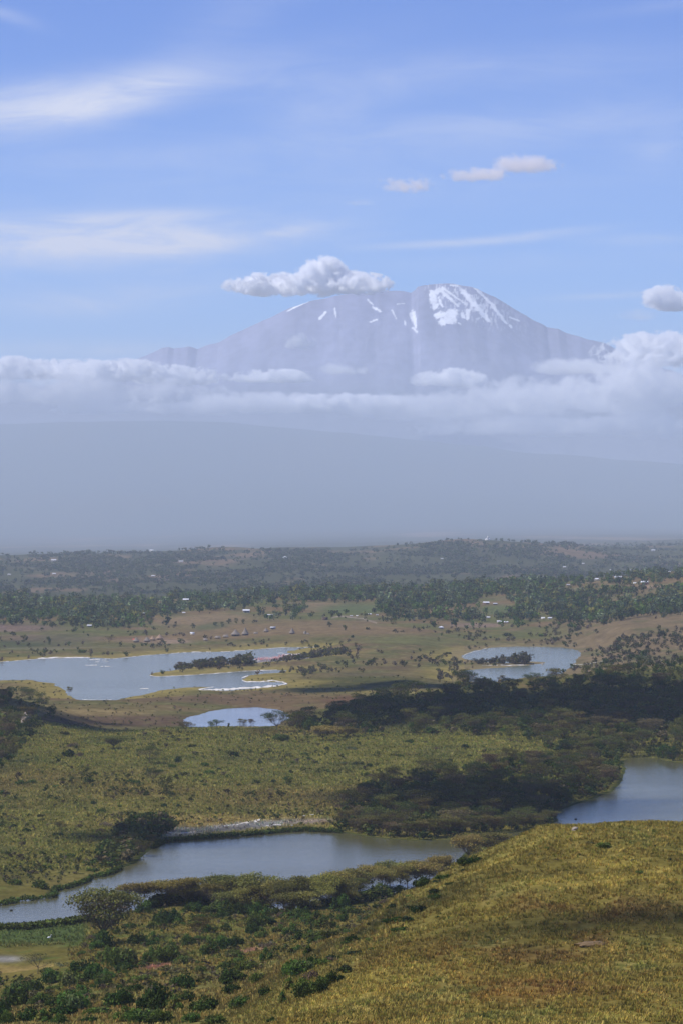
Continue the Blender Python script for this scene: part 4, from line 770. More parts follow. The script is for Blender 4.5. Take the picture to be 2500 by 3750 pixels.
HOUSES = [ # px, row, width px, wall colour, roof colour, kind, label
 (705,2323,20,0,'w','lean','small shed with a bright white roof on the brown field above the huts'),
 (903,2243,32,1,'w','gable','long low house with a pale roof at the foot of the dark wood'),
 (984,2254,14,1,'w','gable','left of two small white roofed houses in the grove'),(996,2253,11,1,'w','gable','right of two small white roofed houses in the grove'),
 (1000,2304,24,1,'g','lean','grey flat roofed shed behind the pointed thatched lodge huts'),
 (1190,2270,26,2,'b','flat','square brown block house without a bright roof beside the dirt road'),
 (1285,2258,14,2,'g','gable','small brown house at the right end of the dirt road'),(1306,2256,10,0,'w','gable','tiny pale house left of the hedge above the dirt road'),(1352,2252,16,1,'w','gable','small white roofed house in the hedge above the dirt road'),(1380,2254,12,1,'g','gable','small grey house at the right end of the hedge'),
 (1698,2255,26,1,'w','hip','white roofed house with a hipped roof on the green terrace'),(1614,2302,24,1,'w','hip','white roofed house standing lowest, near the greenish lake'),
 (1786,2264,18,1,'w','gable','small white roofed house in the hedge of the green terrace'),(1673,2276,12,1,'w','gable','tiny white roof in the hedge below the hipped house'),
 (1826,2280,22,1,'w','gable','white roofed house left of the little red walled one'),(1852,2282,20,3,'w','gable','little red walled house with white roof among dark trees'),
 (1986,2266,18,0,'w','gable','left of the twin white roofs in the dark trees above the greenish lake'),(2012,2267,20,0,'w','gable','right of the twin white roofs in the dark trees above the greenish lake'),
 (1778,2213,28,2,'w','gable','brown walled house with pale roof on top of the green knoll'),(1812,2215,20,2,'g','gable','brown hut with dull roof right of the knoll house'),
 (1435,2197,16,1,'w','gable','lone pale roof high in the dark wood left of the knoll'),(2183,2126,26,1,'w','gable','white roofed house at the left of the upper right hamlet'),
 (2359,2140,34,3,'w','gable','long red walled house with white roof on the upper right field'),(2322,2137,14,0,'w','gable','small white house left of the long red walled one'),
 (2262,2122,34,1,'g','gable','long grey roofed house in the upper right hamlet'),(2236,2090,14,1,'w','gable','white roofed house at the upper edge of the right hamlet'),(2312,2092,20,1,'g','gable','flat grey house at the upper edge of the right hamlet'),
 (2448,2096,14,1,'w','gable','small white roof near the right edge of the photo'),(2079,2145,16,2,'g','gable','grey brown hut in the wood left of the right hamlet'),(1995,2147,10,1,'w','gable','tiny white roof in the wood left of the grey brown hut'),
 (682,2202,28,1,'w','gable','white roofed house in the wood above the bare brown hill'),(329,2295,22,1,'w','gable','white roofed house among bushes at the far left of the slope'),
 (674,2246,14,1,'w','gable','tiny white roof in the trees left above the bare hill'),(530,2248,12,1,'w','gable','tiny white roof deep in the left wood'),(491,2343,12,3,'r','gable','small bright red shed behind the left thatched hut'),
 (1783,1979,22,0,'w','tall','far white church like building with a little tower on the hazy ridge'),(2065,2079,14,1,'w','gable','far tiny roof right of the middle on the hazy ridge'),(2133,2066,12,1,'w','gable','far tiny roof below the right part of the hazy ridge'),
 (2390,2019,18,1,'w','gable','far pale roof on the hazy ridge at the right'),(1617,2048,12,1,'w','gable','far tiny roof left of the highest hazy hill'),(556,2004,18,0,'w','gable','far white roof on the crest of the hazy ridge at the left'),(1044,2045,20,0,'w','hip','far bright white roof in the hazy middle distance'),
 (198,2056,22,1,'w','gable','far white roof on the hazy slope at the left edge'),(664,2060,20,1,'g','gable','far dull roof on the hazy slope left of the middle'),(562,2112,16,1,'w','gable','far pale roof low on the hazy slope'),(535,2110,10,1,'g','gable','far tiny dull roof low on the hazy slope'),
 (199,2104,16,1,'w','gable','far pale roof low on the hazy slope at the left'),(35,2107,16,1,'g','gable','far dull roof at the left edge of the hazy slope')]
HUTS = [(500,2352,30,1.0,'g','round','grey thatched round hut standing alone at the left of the shore camp'),(540,2350,30,.95,'g','round','grey thatched hut at the left of the tight hut cluster'),(560,2345,28,1.0,'t','round','tan thatched hut at the back of the tight hut cluster'),(586,2342,32,1.05,'t','round','largest tan thatched hut at the right of the tight hut cluster'),
 (753,2346,20,.9,'g','frame','low ruined grey hut left of the lodge row'),(798,2338,24,.75,'g','frame','first low grey thatched hut of the lodge row from the left'),(827,2334,24,.75,'g','frame','second low grey thatched hut of the lodge row from the left'),(863,2329,40,1.0,'g','round','widest grey thatched hut of the lodge row'),(899,2326,32,1.6,'g','round','tallest pointed grey thatched hut of the lodge row'),
 (937,2322,18,.9,'g','frame','small broken thatched hut right of the tallest pointed one'),(975,2315,24,1.2,'g','round','small pointed thatched hut in front of the grey shed'),(1070,2321,25,1.5,'g','round','steep grey thatched hut standing apart right of the grove'),(1117,2322,14,1.9,'g','frame','narrow steep grey hut right of the steep round one'),(1128,2323,12,1.1,'g','frame','last tiny grey hut of the lodge row')]
def clear_of(o):
    P, R = o[:, 2], o[:, 3]; k = np.ones(len(o), bool)
    for (cx, cy, rx, ry) in CLEAR: k &= ((P-cx)/rx)**2+((R-cy)/ry)**2 > 1
    for t in HOUSES+HUTS: k &= ~((abs(P-t[0]) < t[2]*.62+5) & (R > t[1]-4) & (R < t[1]+16))
    return k
LOWB = ([0, 150, 400, 560, 640, 700, 800, 930, 960, 1060, 1100, 1150, 1300, 1400, 1500, 1700, 1850, 2000, 2200, 2350, 2500], [2295, 2285, 2305, 2285, 2262, 2245, 2238, 2236, 2300, 2300, 2250, 2222, 2222, 2262, 2275, 2280, 2285, 2280, 2285, 2262, 2255])
def dens_keep(seed, f):
    r = np.random.default_rng(seed)
    return lambda o: clear_of(o) & (r.uniform(size=len(o)) < f(o[:, 2], o[:, 3], o[:, 0], o[:, 1]))
f1 = lambda P, R, x, y: np.where(R < np.interp(P, *LOWB), .10+.9*sstep(-.55, .15, fbm(x/75, y/140, 4, 91)), .05*(R < 2330))
pts = scatter(21, 4200, -300, 2800, 2060, 2310, 3050, dens_keep(1, f1), 0, 5400)
stuff('woodland', LOWT, pts, (7.5, 13), (.62, 1.05), 31, 'dark mixed wood covering the slopes behind the village', 'trees', .38)
f2 = lambda P, R, x, y: .05+.85*sstep(-.25, .4, fbm(x/120, y/380, 4, 93))
pts = scatter(22, 9500, -300, 2800, 1975, 2175, 5600, dens_keep(2, f2), 0, 15000)
stuff('far_woodland', FART, pts, (6, 11), (.8, 1.6), 32, 'far hazy wood on the ridges of the plain', 'trees', .35)
# loose bush on the brown slopes and on the right hand hill
f3 = lambda P, R, x, y: np.where(R > np.interp(P, *LOWB)-4, np.where(P > 1950, .8, .32)*sstep(-.5, .4, fbm(x/60, y/90, 3, 95)), 0)
pts = scatter(23, 1250, -200, 2750, 2235, 2470, 2250, dens_keep(3, f3), 0, 4200)
SCR = [mini(41, (.10, .085, .05), (.07, .07, .035), 56, .22), mini(42, (.06, .065, .03), OLIVE, 56, .22), mini(43, (.13, .10, .07), TWIG, 56, .22), mini(44, DARK, GREEN, 56, .22)]
stuff('thorn_scrub', SCR, pts, (1.8, 4.6), (.9, 1.6), 33, 'loose thorn scrub on the brown slopes beyond the far lakes', 'scrub', .3)
# undergrowth in the woods and scrub on the hills this side of the far lakes
UND = [mini(51, DARK, (.07, .08, .025), 60, .24), mini(52, (.09, .095, .03), OLIVE, 60, .24), mini(53, (.06, .075, .022), DARK, 60, .24), mini(54, (.11, .085, .045), (.08, .08, .03), 60, .24)]
pts = np.concatenate([scatter(24, 1500, 1050, 2640, 2430, 2790, 1450, lambda o: inside(o[:, 2], o[:, 3], FOREST)), scatter(25, 1100, 1230, 2300, 2760, 3075, 1080, lambda o: inside(o[:, 2], o[:, 3], POINT), 0, 1560), scatter(26, 260, -150, 220, 2500, 2860, 1350, lambda o: inside(o[:, 2], o[:, 3], LEFTW))])
pts = np.concatenate([pts, scatter(30, 260, 300, 640, 2990, 3170, 1000, lambda o: inside(o[:, 2], o[:, 3], [(330, 3180), (420, 3060), (500, 3010), (600, 2990), (640, 3030), (560, 3090), (500, 3160), (400, 3195)]))])
stuff('undergrowth', UND, pts, (1.6, 4.4), (.8, 1.5), 34, 'tangled undergrowth filling the shaded woods', 'undergrowth', .3)
SM = [mini(61, (.085, .085, .026), OLIVE, 30, .3), mini(62, (.055, .068, .022), GREEN, 30, .3), mini(63, (.12, .10, .055), (.14, .12, .04), 30, .3), mini(64, (.09, .07, .05), TWIG, 30, .3), mini(65, DARK, OLIVE, 30, .3)]
r_ = np.random.default_rng(8)
pts = scatter(27, 2600, -200, 2450, 2650, 3300, 960, lambda o: r_.uniform(size=len(o)) < .04+.96*sstep(-.1, .7, fbm(o[:, 0]/26, o[:, 1]/34, 4, 97)), 0, 1720)
stuff('low_scrub', SM, pts, (.45, 1.5), (.8, 1.7), 35, 'low scrub and weeds scattered over the middle hill', 'scrub', .35)
pts = scatter(10, 120, -60, 1500, 2680, 3200, 980, lambda o: fbm(o[:, 0]/34, o[:, 1]/44, 3, 99) > .0, 3.0, 1640)
stuff('hill_bushes', UND, pts, (1.4, 2.8), (.9, 1.4), 38, 'smaller bushes clumped over the middle hill', 'bushes', .3)
pts = scatter(28, 900, -200, 1800, 2480, 2680, 1640, None, 0, 2700)
stuff('flat_scrub', SM, pts, (.5, 1.6), (.9, 1.9), 36, 'thin scrub on the brown flats round the far lakes', 'scrub', .35)
r_ = np.random.default_rng(9)
pts = scatter(29, 1300, -150, 1750, 3230, 3760, 345, lambda o: (o[:, 1] > 480+.10*(o[:, 2])) & ((o[:, 2] > 330) | (o[:, 3] > 3560)) & (r_.uniform(size=len(o)) < .25+.8*sstep(-.3, .4, fbm(o[:, 0]/12, o[:, 1]/14, 3, 98))), 0, 960)
stuff('slope_scrub', SM+[mini(66, (.16, .13, .05), (.12, .085, .04), 30, .3)], pts, (.4, 1.5), (.8, 1.6), 37, 'rough grass clumps and weeds between the bushes of the lower left slope', 'scrub', .3)
# shrubs of the two low spits (one thorny thicket each)
TH = [mini(71, (.12, .095, .065), (.075, .07, .04), 60, .24), mini(72, (.09, .08, .05), DARK, 60, .24), mini(73, (.06, .065, .035), OLIVE, 60, .24)]
def thicket(name, polyline, n, depth, hr, label, seed):
    r = np.random.default_rng(seed); P = []
    pl = np.array(polyline, float); t = r.uniform(0, 1, n)*(len(pl)-1); i = np.minimum(t.astype(int), len(pl)-2); q = pl[i]+(pl[i+1]-pl[i])*(t-i)[:, None]
    for px, row in q:
        x, y = on_plane(px, row+r.uniform(-depth, depth), LAKE+.6); P.append((x, y, px, row))
    stuff(name, TH, np.array(P), hr, (.8, 1.3), seed, label, 'scrub', .3)
thicket('spit_thicket', [(640, 2449), (700, 2449), (780, 2447), (860, 2443), (915, 2440)], 90, 3, (4, 8.5), 'grey brown thorn thicket along the long spit of the far lake', 51)
thicket('inlet_thicket', [(1025, 2425), (1080, 2420), (1140, 2416), (1190, 2410), (1260, 2400)], 80, 6, (3.5, 7.5), 'grey thorn thicket behind the flamingo inlet', 52)
thicket('east_spit_thicket', [(1745, 2434), (1800, 2434), (1880, 2431), (1925, 2429)], 60, 2, (3.5, 7.5), 'dark thicket on the spit of the greenish lake', 53)
thicket('east_shore_thicket', [(1640, 2440), (1680, 2425), (1660, 2480), (1600, 2490)], 34, 12, (2, 4.5), 'purple grey thicket at the left shore of the greenish lake', 54)
thicket('inlet_scrub', [(1020, 2466), (1080, 2458), (1150, 2465), (1110, 2480), (1200, 2450)], 46, 8, (2, 4.5), 'dry pinkish scrub on the yellow grass right of the inlet', 55)
# reeds along the near lake
def reeds(px_pts, n, seed, label, hr=(.7, 1.6), depth=2.0):
    r = np.random.default_rng(seed); pl = np.array([on_plane(*p) for p in px_pts]); L = np.r_[0, np.cumsum(np.hypot(*np.diff(pl, axis=0).T))]; t = r.uniform(0, L[-1], n)
    X = np.interp(t, L, pl[:, 0]); Y = np.interp(t, L, pl[:, 1])+r.uniform(-depth*1.6, depth*.9, n); Z = np.maximum(ground(X, Y), LAKE-.1); h = r.uniform(*hr, n)
    V, Fc, C = merge([mini(81, (.040, .058, .014), (.065, .08, .02), 30, .3), mini(82, (.03, .045, .012), GREEN, 30, .3)], r.integers(0, 2, n), X, Y, Z, h*r.uniform(.9, 1.6, n), h, r.uniform(0, 6.28, n), np.ones((n, 3))*(1+r.uniform(-.25, .25, (n, 1))))
    tag(link('reeds', make_mesh('reeds', V, Fc, FOL, C)), label, 'reeds', kind='stuff')
reeds([(560, 3104), (606, 3081), (717, 3072), (877, 3060), (1036, 3046), (1116, 3041), (1250, 3048)], 900, 61, 'narrow dark green reed belt under the white salt bank', depth=3)
reeds([(-150, 3305), (0, 3313), (80, 3299), (207, 3283), (195, 3264), (319, 3231), (335, 3215), (399, 3203), (450, 3180)], 380, 62, 'dark green reeds along the left bank of the near lake', depth=2.5)
reeds([(-150, 3405), (0, 3403), (80, 3403), (160, 3393), (295, 3378), (360, 3368)], 800, 63, 'bright and dark waterside plants before the green marsh', (.7, 1.9), 3.5)
reeds([(560, 3322), (650, 3300), (700, 3312), (800, 3322), (900, 3330), (985, 3335)], 420, 64, 'green thicket on the bank under the left half of the shore acacias', (1.4, 3.4), 4)
reeds([(1095, 3334), (1180, 3328), (1250, 3315), (1330, 3300), (1420, 3276)], 220, 65, 'green thicket on the bank under the right half of the shore acacias', (1.2, 3.0), 4)
# grass of the foreground hill
def tufts(n, seed, pts, hr, wr, label, name, lift=1.0):
    r = np.random.default_rng(seed); X, Y = pts[:, 0], pts[:, 1]; Z = ground(X, Y); C0 = ground_color(X, Y, Z, np.full(len(X), 999.0))
    B = 7; n = len(X); a = r.uniform(0, 6.28, (n, B)); l = r.uniform(*hr, (n, B)); w = r.uniform(*wr, (n, B)); q = r.uniform(0, .28, (n, B)); lean = r.uniform(.1, .75, (n, B))
    bx = X[:, None]+q*np.cos(a); by = Y[:, None]+q*np.sin(a); bz = np.repeat(Z[:, None], B, 1)-.04
    tx = bx+l*lean*np.cos(a); ty = by+l*lean*np.sin(a); tz = bz+l; px_, py_ = -np.sin(a)*w, np.cos(a)*w
    V = np.stack([np.stack([bx-px_, by-py_, bz], -1), np.stack([bx+px_, by+py_, bz], -1), np.stack([tx+px_*.35, ty+py_*.35, tz], -1), np.stack([tx-px_*.35, ty-py_*.35, tz*1.0-l*.06], -1)], 2).reshape(-1, 3)
    tint = np.array([[1.0, 1.0, 1.0], [1.25, 1.2, 1.12], [1.03, .86, .75], [.78, .94, .72], [.7, .68, .62], [1.45, 1.35, 1.1]])[r.choice(6, n, p=[.42, .2, .12, .2, .03, .03])]
    C = np.clip(C0*tint*(1+r.uniform(-.2, .2, (n, 1))), .01, .6)*lift; C = np.repeat(C[:, None], B*4, 1).reshape(-1, 3)
    tag(link(name, make_mesh(name, V, np.arange(n*B*4).reshape(-1, 4), FOL, C)), label, 'grass', kind='stuff')
def pick(n, seed, d0, d1, cond, p=1.0):
    r = np.random.default_rng(seed); y = (r.uniform(d0**p, d1**p, n))**(1/p); u = r.uniform(-.112, .112, n); x = u*y; k = cond(x, y, CX+u*F); o = np.stack([x, y], 1)[k]
    cl = fbm(o[:, 0]/1.8, o[:, 1]/2.6, 2, seed); return o[cl > r.uniform(-1.0, .35, len(o))]
pts = pick(90000, 71, 318, 560, lambda x, y, P: (P > 700+(y-330)*1.0))
tufts(0, 72, pts, (.16, .46), (.03, .085), 'tussocky golden and green grass of the foreground hill', 'hill_grass', 1.75)
pts = pick(60000, 73, 430, 905, lambda x, y, P: (P < 1500-(y-430)*.2) & ~((P < 250) & (y > 700) & (y < 815)), 1.5)
tufts(0, 74, pts, (.25, .7), (.05, .14), 'rough grass of the lower left slope', 'slope_grass', 1.8)
pts = pick(80000, 75, 1010, 1640, lambda x, y, P: lake_sd(x, y) > 2, 1.2)
tufts(0, 76, pts, (.3, .85), (.08, .22), 'weedy grass of the middle hill', 'middle_grass', 1.75)

# ------------------------------------------------------------------ single trees in the fields, bushes by the far lakes
for (px, row, hp, wp, lab) in [(708, 2302, 20, 20, 'single round tree on the bare brown hill above the village'), (792, 2293, 16, 22, 'left tree of the small line crossing the bare hill'), (815, 2295, 18, 20, 'second tree of the small line crossing the bare hill'), (840, 2285, 20, 24, 'bushy tree at the middle of the line crossing the bare hill'),
    (865, 2282, 18, 20, 'fourth tree of the line crossing the bare hill'), (893, 2285, 18, 14, 'slim tree at the right end of the line on the bare hill'), (1206, 2296, 20, 22, 'round tree standing alone on the field below the dirt road'), (1262, 2308, 20, 20, 'round tree on short trunk alone in the middle of the brown field'), (1718, 2334, 20, 18, 'round dark tree alone above the greenish lake'),
    (1604, 2347, 14, 12, 'tiny dark tree on the yellow slope left of the greenish lake'), (1440, 2286, 22, 26, 'dark round tree at the left of the hedge by the yellow slope'), (140, 2395, 22, 10, 'thin small tree on the far left shore'), (88, 2350, 26, 30, 'dark bushy tree on the far left slope'), (180, 2360, 30, 22, 'dark tree on the far left slope above the shore'), (255, 2365, 16, 16, 'small round tree above the left shore'), (400, 2360, 30, 60, 'wide grey acacia above the left shore'),
    (305, 2390, 16, 30, 'low bush close to the left shore of the far lake'), (1160, 2372, 18, 20, 'dark bush at the tip of the far lake'), (1190, 2385, 18, 26, 'round grey bush right of the tip of the far lake'), (1360, 2425, 16, 26, 'green bush on the yellow slope between the far lakes'), (1345, 2305, 14, 18, 'bush on the field left of the yellow slope'), (2090, 2440, 14, 14, 'small dark bush on the right shore of the greenish lake'),
    (1290, 2335, 12, 14, 'small bush on the brown field above the inlet'), (545, 2275, 34, 40, 'big dark round tree at the edge of the left wood'), (500, 2350, 14, 14, 'small bush beside the lone round hut'), (1640, 2395, 14, 22, 'grey bush left of the greenish lake'), (2210, 2430, 14, 30, 'low dark rocky bush right of the greenish lake'), (1980, 2330, 14, 34, 'dark low bush above the greenish lake'), (1860, 2330, 16, 40, 'wide grey bush above the left end of the greenish lake'), (2080, 2340, 12, 20, 'small bush above the right end of the greenish lake'),
    (2360, 2400, 30, 36, 'dark bush on the right hand brown hill'), (2420, 2330, 26, 40, 'green bush high on the right hand brown hill'), (2260, 2380, 22, 34, 'dry bush in the middle of the right hand brown hill')]:
    x, y, z = hit(px, row, 2200, 5200); s = y/F; small = hp < 19; kd = 'acacia_bare' if 'acacia' in lab else ('bush_mid' if 'bush' in lab and 'bushy' not in lab else 'tree')
    plant(kd, x, y, hp*s*(1.5 if kd == 'bush_mid' else 1.1), wp*s*(.6 if kd != 'tree' else .95), lab, 'bush' if kd == 'bush_mid' else 'tree', None, 'bush' if kd == 'bush_mid' else ('acacia_tree' if kd == 'acacia_bare' else 'leafy_tree'), None if kd != 'tree' else int(rg.choice([0, 1, 3])), rg, z=z)
for (px, row, hp, wp, v, lab) in [(658, 2452, 32, 36, 3, 'umbrella acacia at the left end of the long spit thicket'), (724, 2450, 36, 30, 1, 'left of two acacias rising from the spit thicket'), (748, 2449, 36, 30, 2, 'right of two acacias rising from the spit thicket'), (1735, 2430, 20, 28, 0, 'small acacia at the left end of the spit in the greenish lake'), (1835, 2498, 26, 34, 1, 'small acacia on the skyline against the greenish lake'), (1610, 2420, 22, 26, 2, 'small bare looking acacia left of the greenish lake'), (1300, 2372, 20, 14, 1, 'little thin tree on the slope right of the far lake'), (255, 2545, 30, 30, 1, 'acacia at the corner of the left grove against the far lake')]:
    x, y, z = hit(px, row, 1650, 4000); s = y/F; plant('acacia_dark', x, y, hp*s, wp*s*.62, lab, 'tree', None, 'acacia_tree', v, rg, z=max(z, LAKE))

# ------------------------------------------------------------------ houses and huts
def flatmat(name, c, rough=.7):
    m = bpy.data.materials.new(name); m.use_nodes = True; n = NT(m.node_tree)
    s = n.ss(n.noise(n.add('ShaderNodeTexCoord').outputs['Object'], 2.2, 3, .6), .3, .7, .82, 1.1)
    col = n.mix(1.0, (*c, 1), n.add('ShaderNodeCombineColor', in_0=s, in_1=s, in_2=s).outputs[0], 'MULTIPLY')
    p = n.add('ShaderNodeBsdfPrincipled', in_Roughness=rough); n.put(p.inputs['Base Color'], col)
    o = n.add('ShaderNodeOutputMaterial'); n.l.new(p.outputs[0], o.inputs[0]); return m
WALL = [flatmat('white_plaster', (.7, .68, .62)), flatmat('grey_plaster', (.30, .26, .22)), flatmat('mud_brick', (.15, .09, .06)), flatmat('red_paint', (.42, .07, .05))]
ROOF = {'w': flatmat('bright_metal', (.62, .63, .66), .5), 'g': flatmat('dull_metal', (.42, .43, .45), .5), 'b': flatmat('brown_roof', (.13, .09, .07)), 'r': flatmat('red_roof', (.6, .06, .04))}
THATCH = {'g': flatmat('grey_thatch', (.21, .175, .14), .95), 't': flatmat('tan_thatch', (.30, .20, .13), .95)}; DARKM = flatmat('dark_opening', (.03, .028, .025))
def boxV(x0, x1, y0, y1, z0, z1):
    V = np.array([(x, y, z) for z in (z0, z1) for y in (y0, y1) for x in (x0, x1)], float); return V, np.array([(0, 2, 3, 1), (4, 5, 7, 6), (0, 1, 5, 4), (2, 6, 7, 3), (0, 4, 6, 2), (1, 3, 7, 5)])
def pm(name, parts, mat, root):
    A = Acc()
    for v, f in parts: A.add(v, f, (1, 1, 1))
    v, f, _ = A.out(); return link(name, make_mesh(name, v, f, mat), root)
def house(px, row, wp, wk, rk, kind, lab):
    x, y, z = hit(px, row, 2600, 12500); w = wp*y/F*.72; d = w*.72; h = min(w*.34, 3.4) if kind != 'flat' else w*.55
    root = link('house', None); root.location = (x, y, z-.2); root.rotation_euler = (0, 0, rg.uniform(-.35, .35)); tag(root, lab, 'house', 'small houses scattered over the far slopes')
    pm('wall', [boxV(-w/2, w/2, -d/2, d/2, -1.5, h)], WALL[wk], root); e = w*.07
    if kind in ('gable', 'tall'):
        t = h+w*.20; V = np.array([(-w/2-e, -d/2-e, h-.1), (w/2+e, -d/2-e, h-.1), (w/2+e, 0, t), (-w/2-e, 0, t), (w/2+e, d/2+e, h-.1), (-w/2-e, d/2+e, h-.1)]); pm('roof', [(V, np.array([(0, 1, 2, 3), (3, 2, 4, 5), (0, 3, 5, 0), (1, 4, 2, 1)])[:2]), boxV(-w/2, w/2, -.1, .1, h, t-.15)], ROOF[rk], root)
    elif kind == 'hip':
        t = h+w*.24; V = np.array([(-w/2-e, -d/2-e, h-.1), (w/2+e, -d/2-e, h-.1), (w/2+e, d/2+e, h-.1), (-w/2-e, d/2+e, h-.1), (-w*.1, 0, t), (w*.1, 0, t)]); pm('roof', [(V, np.array([(0, 1, 5, 4), (2, 3, 4, 5), (1, 2, 5, 5), (3, 0, 4, 4)]))], ROOF[rk], root)
    else:
        V, f = boxV(-w/2-e, w/2+e, -d/2-e, d/2+e, h, h+.25); 
        if kind == 'lean': V[:, 2] += (V[:, 1] > 0)*w*.2
        pm('roof', [(V, f)], ROOF[rk], root)
    if kind == 'tall': pm('tower', [boxV(-w*.12, w*.12, -d/2, -d/2+w*.24, h, h+w*.75)], WALL[0], root)
    pm('door', [boxV(-w*.06, w*.06, -d/2-.06, -d/2-.02, -1, h*.75)], DARKM, root)
    for s_ in (-1, 1): pm('window', [boxV(s_*w*.3-w*.05, s_*w*.3+w*.05, -d/2-.06, -d/2-.02, h*.4, h*.72)], DARKM, root)
for a in HOUSES: house(*a)
def hut(px, row, wp, tall, mk, kind, lab):
    x, y, z = hit(px, row, 2600, 4300); w = wp*y/F/2*.88; root = link('thatched_hut', None); root.location = (x, y, z-.1); root.rotation_euler = (0, 0, rg.uniform(-.5, .5)); tag(root, lab, 'hut', 'thatched huts above the far lake')
    hw = w*.42; n = 14; a = np.arange(n)*2*math.pi/n
    if kind == 'round':
        ring = lambda r, zz: np.stack([r*np.cos(a), r*np.sin(a), np.full(n, zz)], 1)
        V = np.concatenate([ring(w*.8, -1), ring(w*.8, hw)]); i = np.arange(n); j = (i+1) % n; pm('wall', [(V, np.stack([i, j, j+n, i+n], 1))], WALL[2], root)
        V = np.concatenate([ring(w*1.04, hw-.25), ring(w*.62, hw+w*.34*tall), ring(w*.28, hw+w*.72*tall), ring(.05, hw+w*1.05*tall)]); f = np.concatenate([np.stack([i+k*n, j+k*n, j+k*n+n, i+k*n+n], 1) for k in range(3)]); pm('roof', [(V, f)], THATCH[mk], root)
    else:
        pm('wall', [boxV(-w*.8, w*.8, -w*.6, w*.6, -1, hw)], WALL[2], root); t = hw+w*.8*tall
        V = np.array([(-w, -w*.8, hw-.3), (w, -w*.8, hw-.3), (w*.7, 0, t), (-w*.75, 0, t*.93), (w, w*.8, hw-.3), (-w, w*.8, hw-.3)]); pm('roof', [(V, np.array([(0, 1, 2, 3), (3, 2, 4, 5), (0, 3, 5, 5), (1, 4, 2, 2)]))], THATCH[mk], root)
    pm('door', [boxV(-w*.14, w*.14, -w*.84, -w*.8, -.5, hw*.85)], DARKM, root)
for a in HUTS: hut(*a)

# ------------------------------------------------------------------ salt crust along the shores
import bmesh
saltm = bpy.data.materials.new('salt'); saltm.use_nodes = True; n = NT(saltm.node_tree)
c = n.mix(n.ss(n.noise(n.add('ShaderNodeNewGeometry').outputs['Position'], .25, 3, .6), .35, .6), (.38, .33, .26, 1), (.70, .69, .66, 1)); d = n.add('ShaderNodeBsdfDiffuse', in_Color=c); o = n.add('ShaderNodeOutputMaterial'); n.l.new(d.outputs[0], o.inputs[0])
def salt(pts, th, label, seed, holes=.25, sub=9):
    P = np.array(pts, float); t = np.linspace(0, len(P)-1, (len(P)-1)*sub+1); px = np.interp(t, np.arange(len(P)), P[:, 0]); row = np.interp(t, np.arange(len(P)), P[:, 1]); w = np.interp(t, np.arange(len(P)), th if np.ndim(th) else [th]*len(P))
    w = .5*w*(1+.8*fbm(px/9, row*0+seed, 3, seed)); row = row+.5*fbm(px/14, row*0, 2, seed+5); rows = [row-w*.5, row, row+w*.5]; V = []
    for rr in rows:
        x, y = on_plane(px, rr); V.append(np.stack([x, y, np.maximum(ground(x, y), LAKE)+.06], 1))
    m = len(px); i = np.arange(m-1); f = np.concatenate([np.stack([i+k*m, i+1+k*m, i+1+(k+1)*m, i+(k+1)*m], 1) for k in range(2)]); keep = np.tile(fbm(px[:-1]/11, np.zeros(m-1), 3, seed+9) > -1+holes*1.6, 2)
    tag(link('salt_crust', make_mesh('salt_crust', np.concatenate(V), f[keep], saltm)), label, 'salt crust', kind='structure')
salt([(-200, 2432), (0, 2424), (60, 2420), (143, 2413)], 1.8, 'thin salt line on the far left shore', 1, .3)
salt([(140, 2412), (220, 2409), (311, 2408), (330, 2409)], 3.6, 'bright salt line on the left shore', 2, .05)
salt([(330, 2410), (414, 2413), (470, 2407), (558, 2398), (685, 2389), (845, 2386), (940, 2378), (1036, 2371), (1152, 2370)], 1.7, 'long thin salt line under the village slope', 3, .5)
salt([(550, 2473), (570, 2478), (650, 2475), (765, 2468), (900, 2458), (1016, 2453)], 2.6, 'salt rim on the near side of the long spit', 4, .05)
salt([(910, 2474), (886, 2482), (888, 2492), (905, 2497), (957, 2497), (1000, 2495), (1036, 2499), (1050, 2504)], [4, 6, 6, 4, 3.5, 3.5, 4, 4], 'curved salt rim of the short spit', 5, .0)
salt([(1052, 2503), (1015, 2512), (957, 2517), (890, 2520), (837, 2525), (780, 2526), (728, 2527)], [3, 10, 13, 11, 12, 9, 3], 'broad white salt flat below the short spit', 6, .0)
salt([(728, 2526), (755, 2520), (782, 2516)], 4, 'salt tongue at the left of the white flat', 7, .0)
salt([(302, 2562), (340, 2563), (410, 2563)], 1.8, 'thin salt line on the near left shore of the far lake', 8, .2)
salt([(513, 2523), (545, 2521)], 3.5, 'small white bar in the far lake', 9, .1)
for q in [((312, 2436), (356, 2436), 3), ((328, 2416), (391, 2417), 3.4), ((350, 2424), (398, 2423), 2.2), ((369, 2441), (407, 2440), 3.4)]: salt(q[:2], q[2], 'row of small white bars near the left shore', 10+q[1][0] % 7, .25, 16)
salt([(598, 3058), (640, 3060), (707, 3056), (730, 3050)], [3, 5, 4, 1.5], 'glaring white salt edge on the near lake bank at the left', 20, .15, 14)
salt([(800, 3040), (860, 3034), (912, 3028), (940, 3024), (957, 3018)], [2, 3, 7, 10, 3], 'glaring white salt patch on the middle of the near lake bank', 21, .3, 14)
salt([(960, 3034), (1020, 3030), (1080, 3030)], 1.6, 'thin white salt line on the near lake bank', 22, .3, 12)
salt([(1110, 3010), (1160, 3006), (1200, 3002)], 1.8, 'faint salt line at the right of the near lake bank', 23, .35, 12)
salt([(2095, 2434), (2160, 2435), (2216, 2436)], 2.2, 'pale salt line on the right shore of the greenish lake', 24, .1)
salt([(1762, 2441), (1850, 2439), (1925, 2436)], 1.8, 'pale rim of the spit in the greenish lake', 25, .3)
salt([(1690, 2408), (1700, 2397), (1728, 2388), (1780, 2374)], 2.0, 'pale rocky rim at the left of the greenish lake', 26, .3)
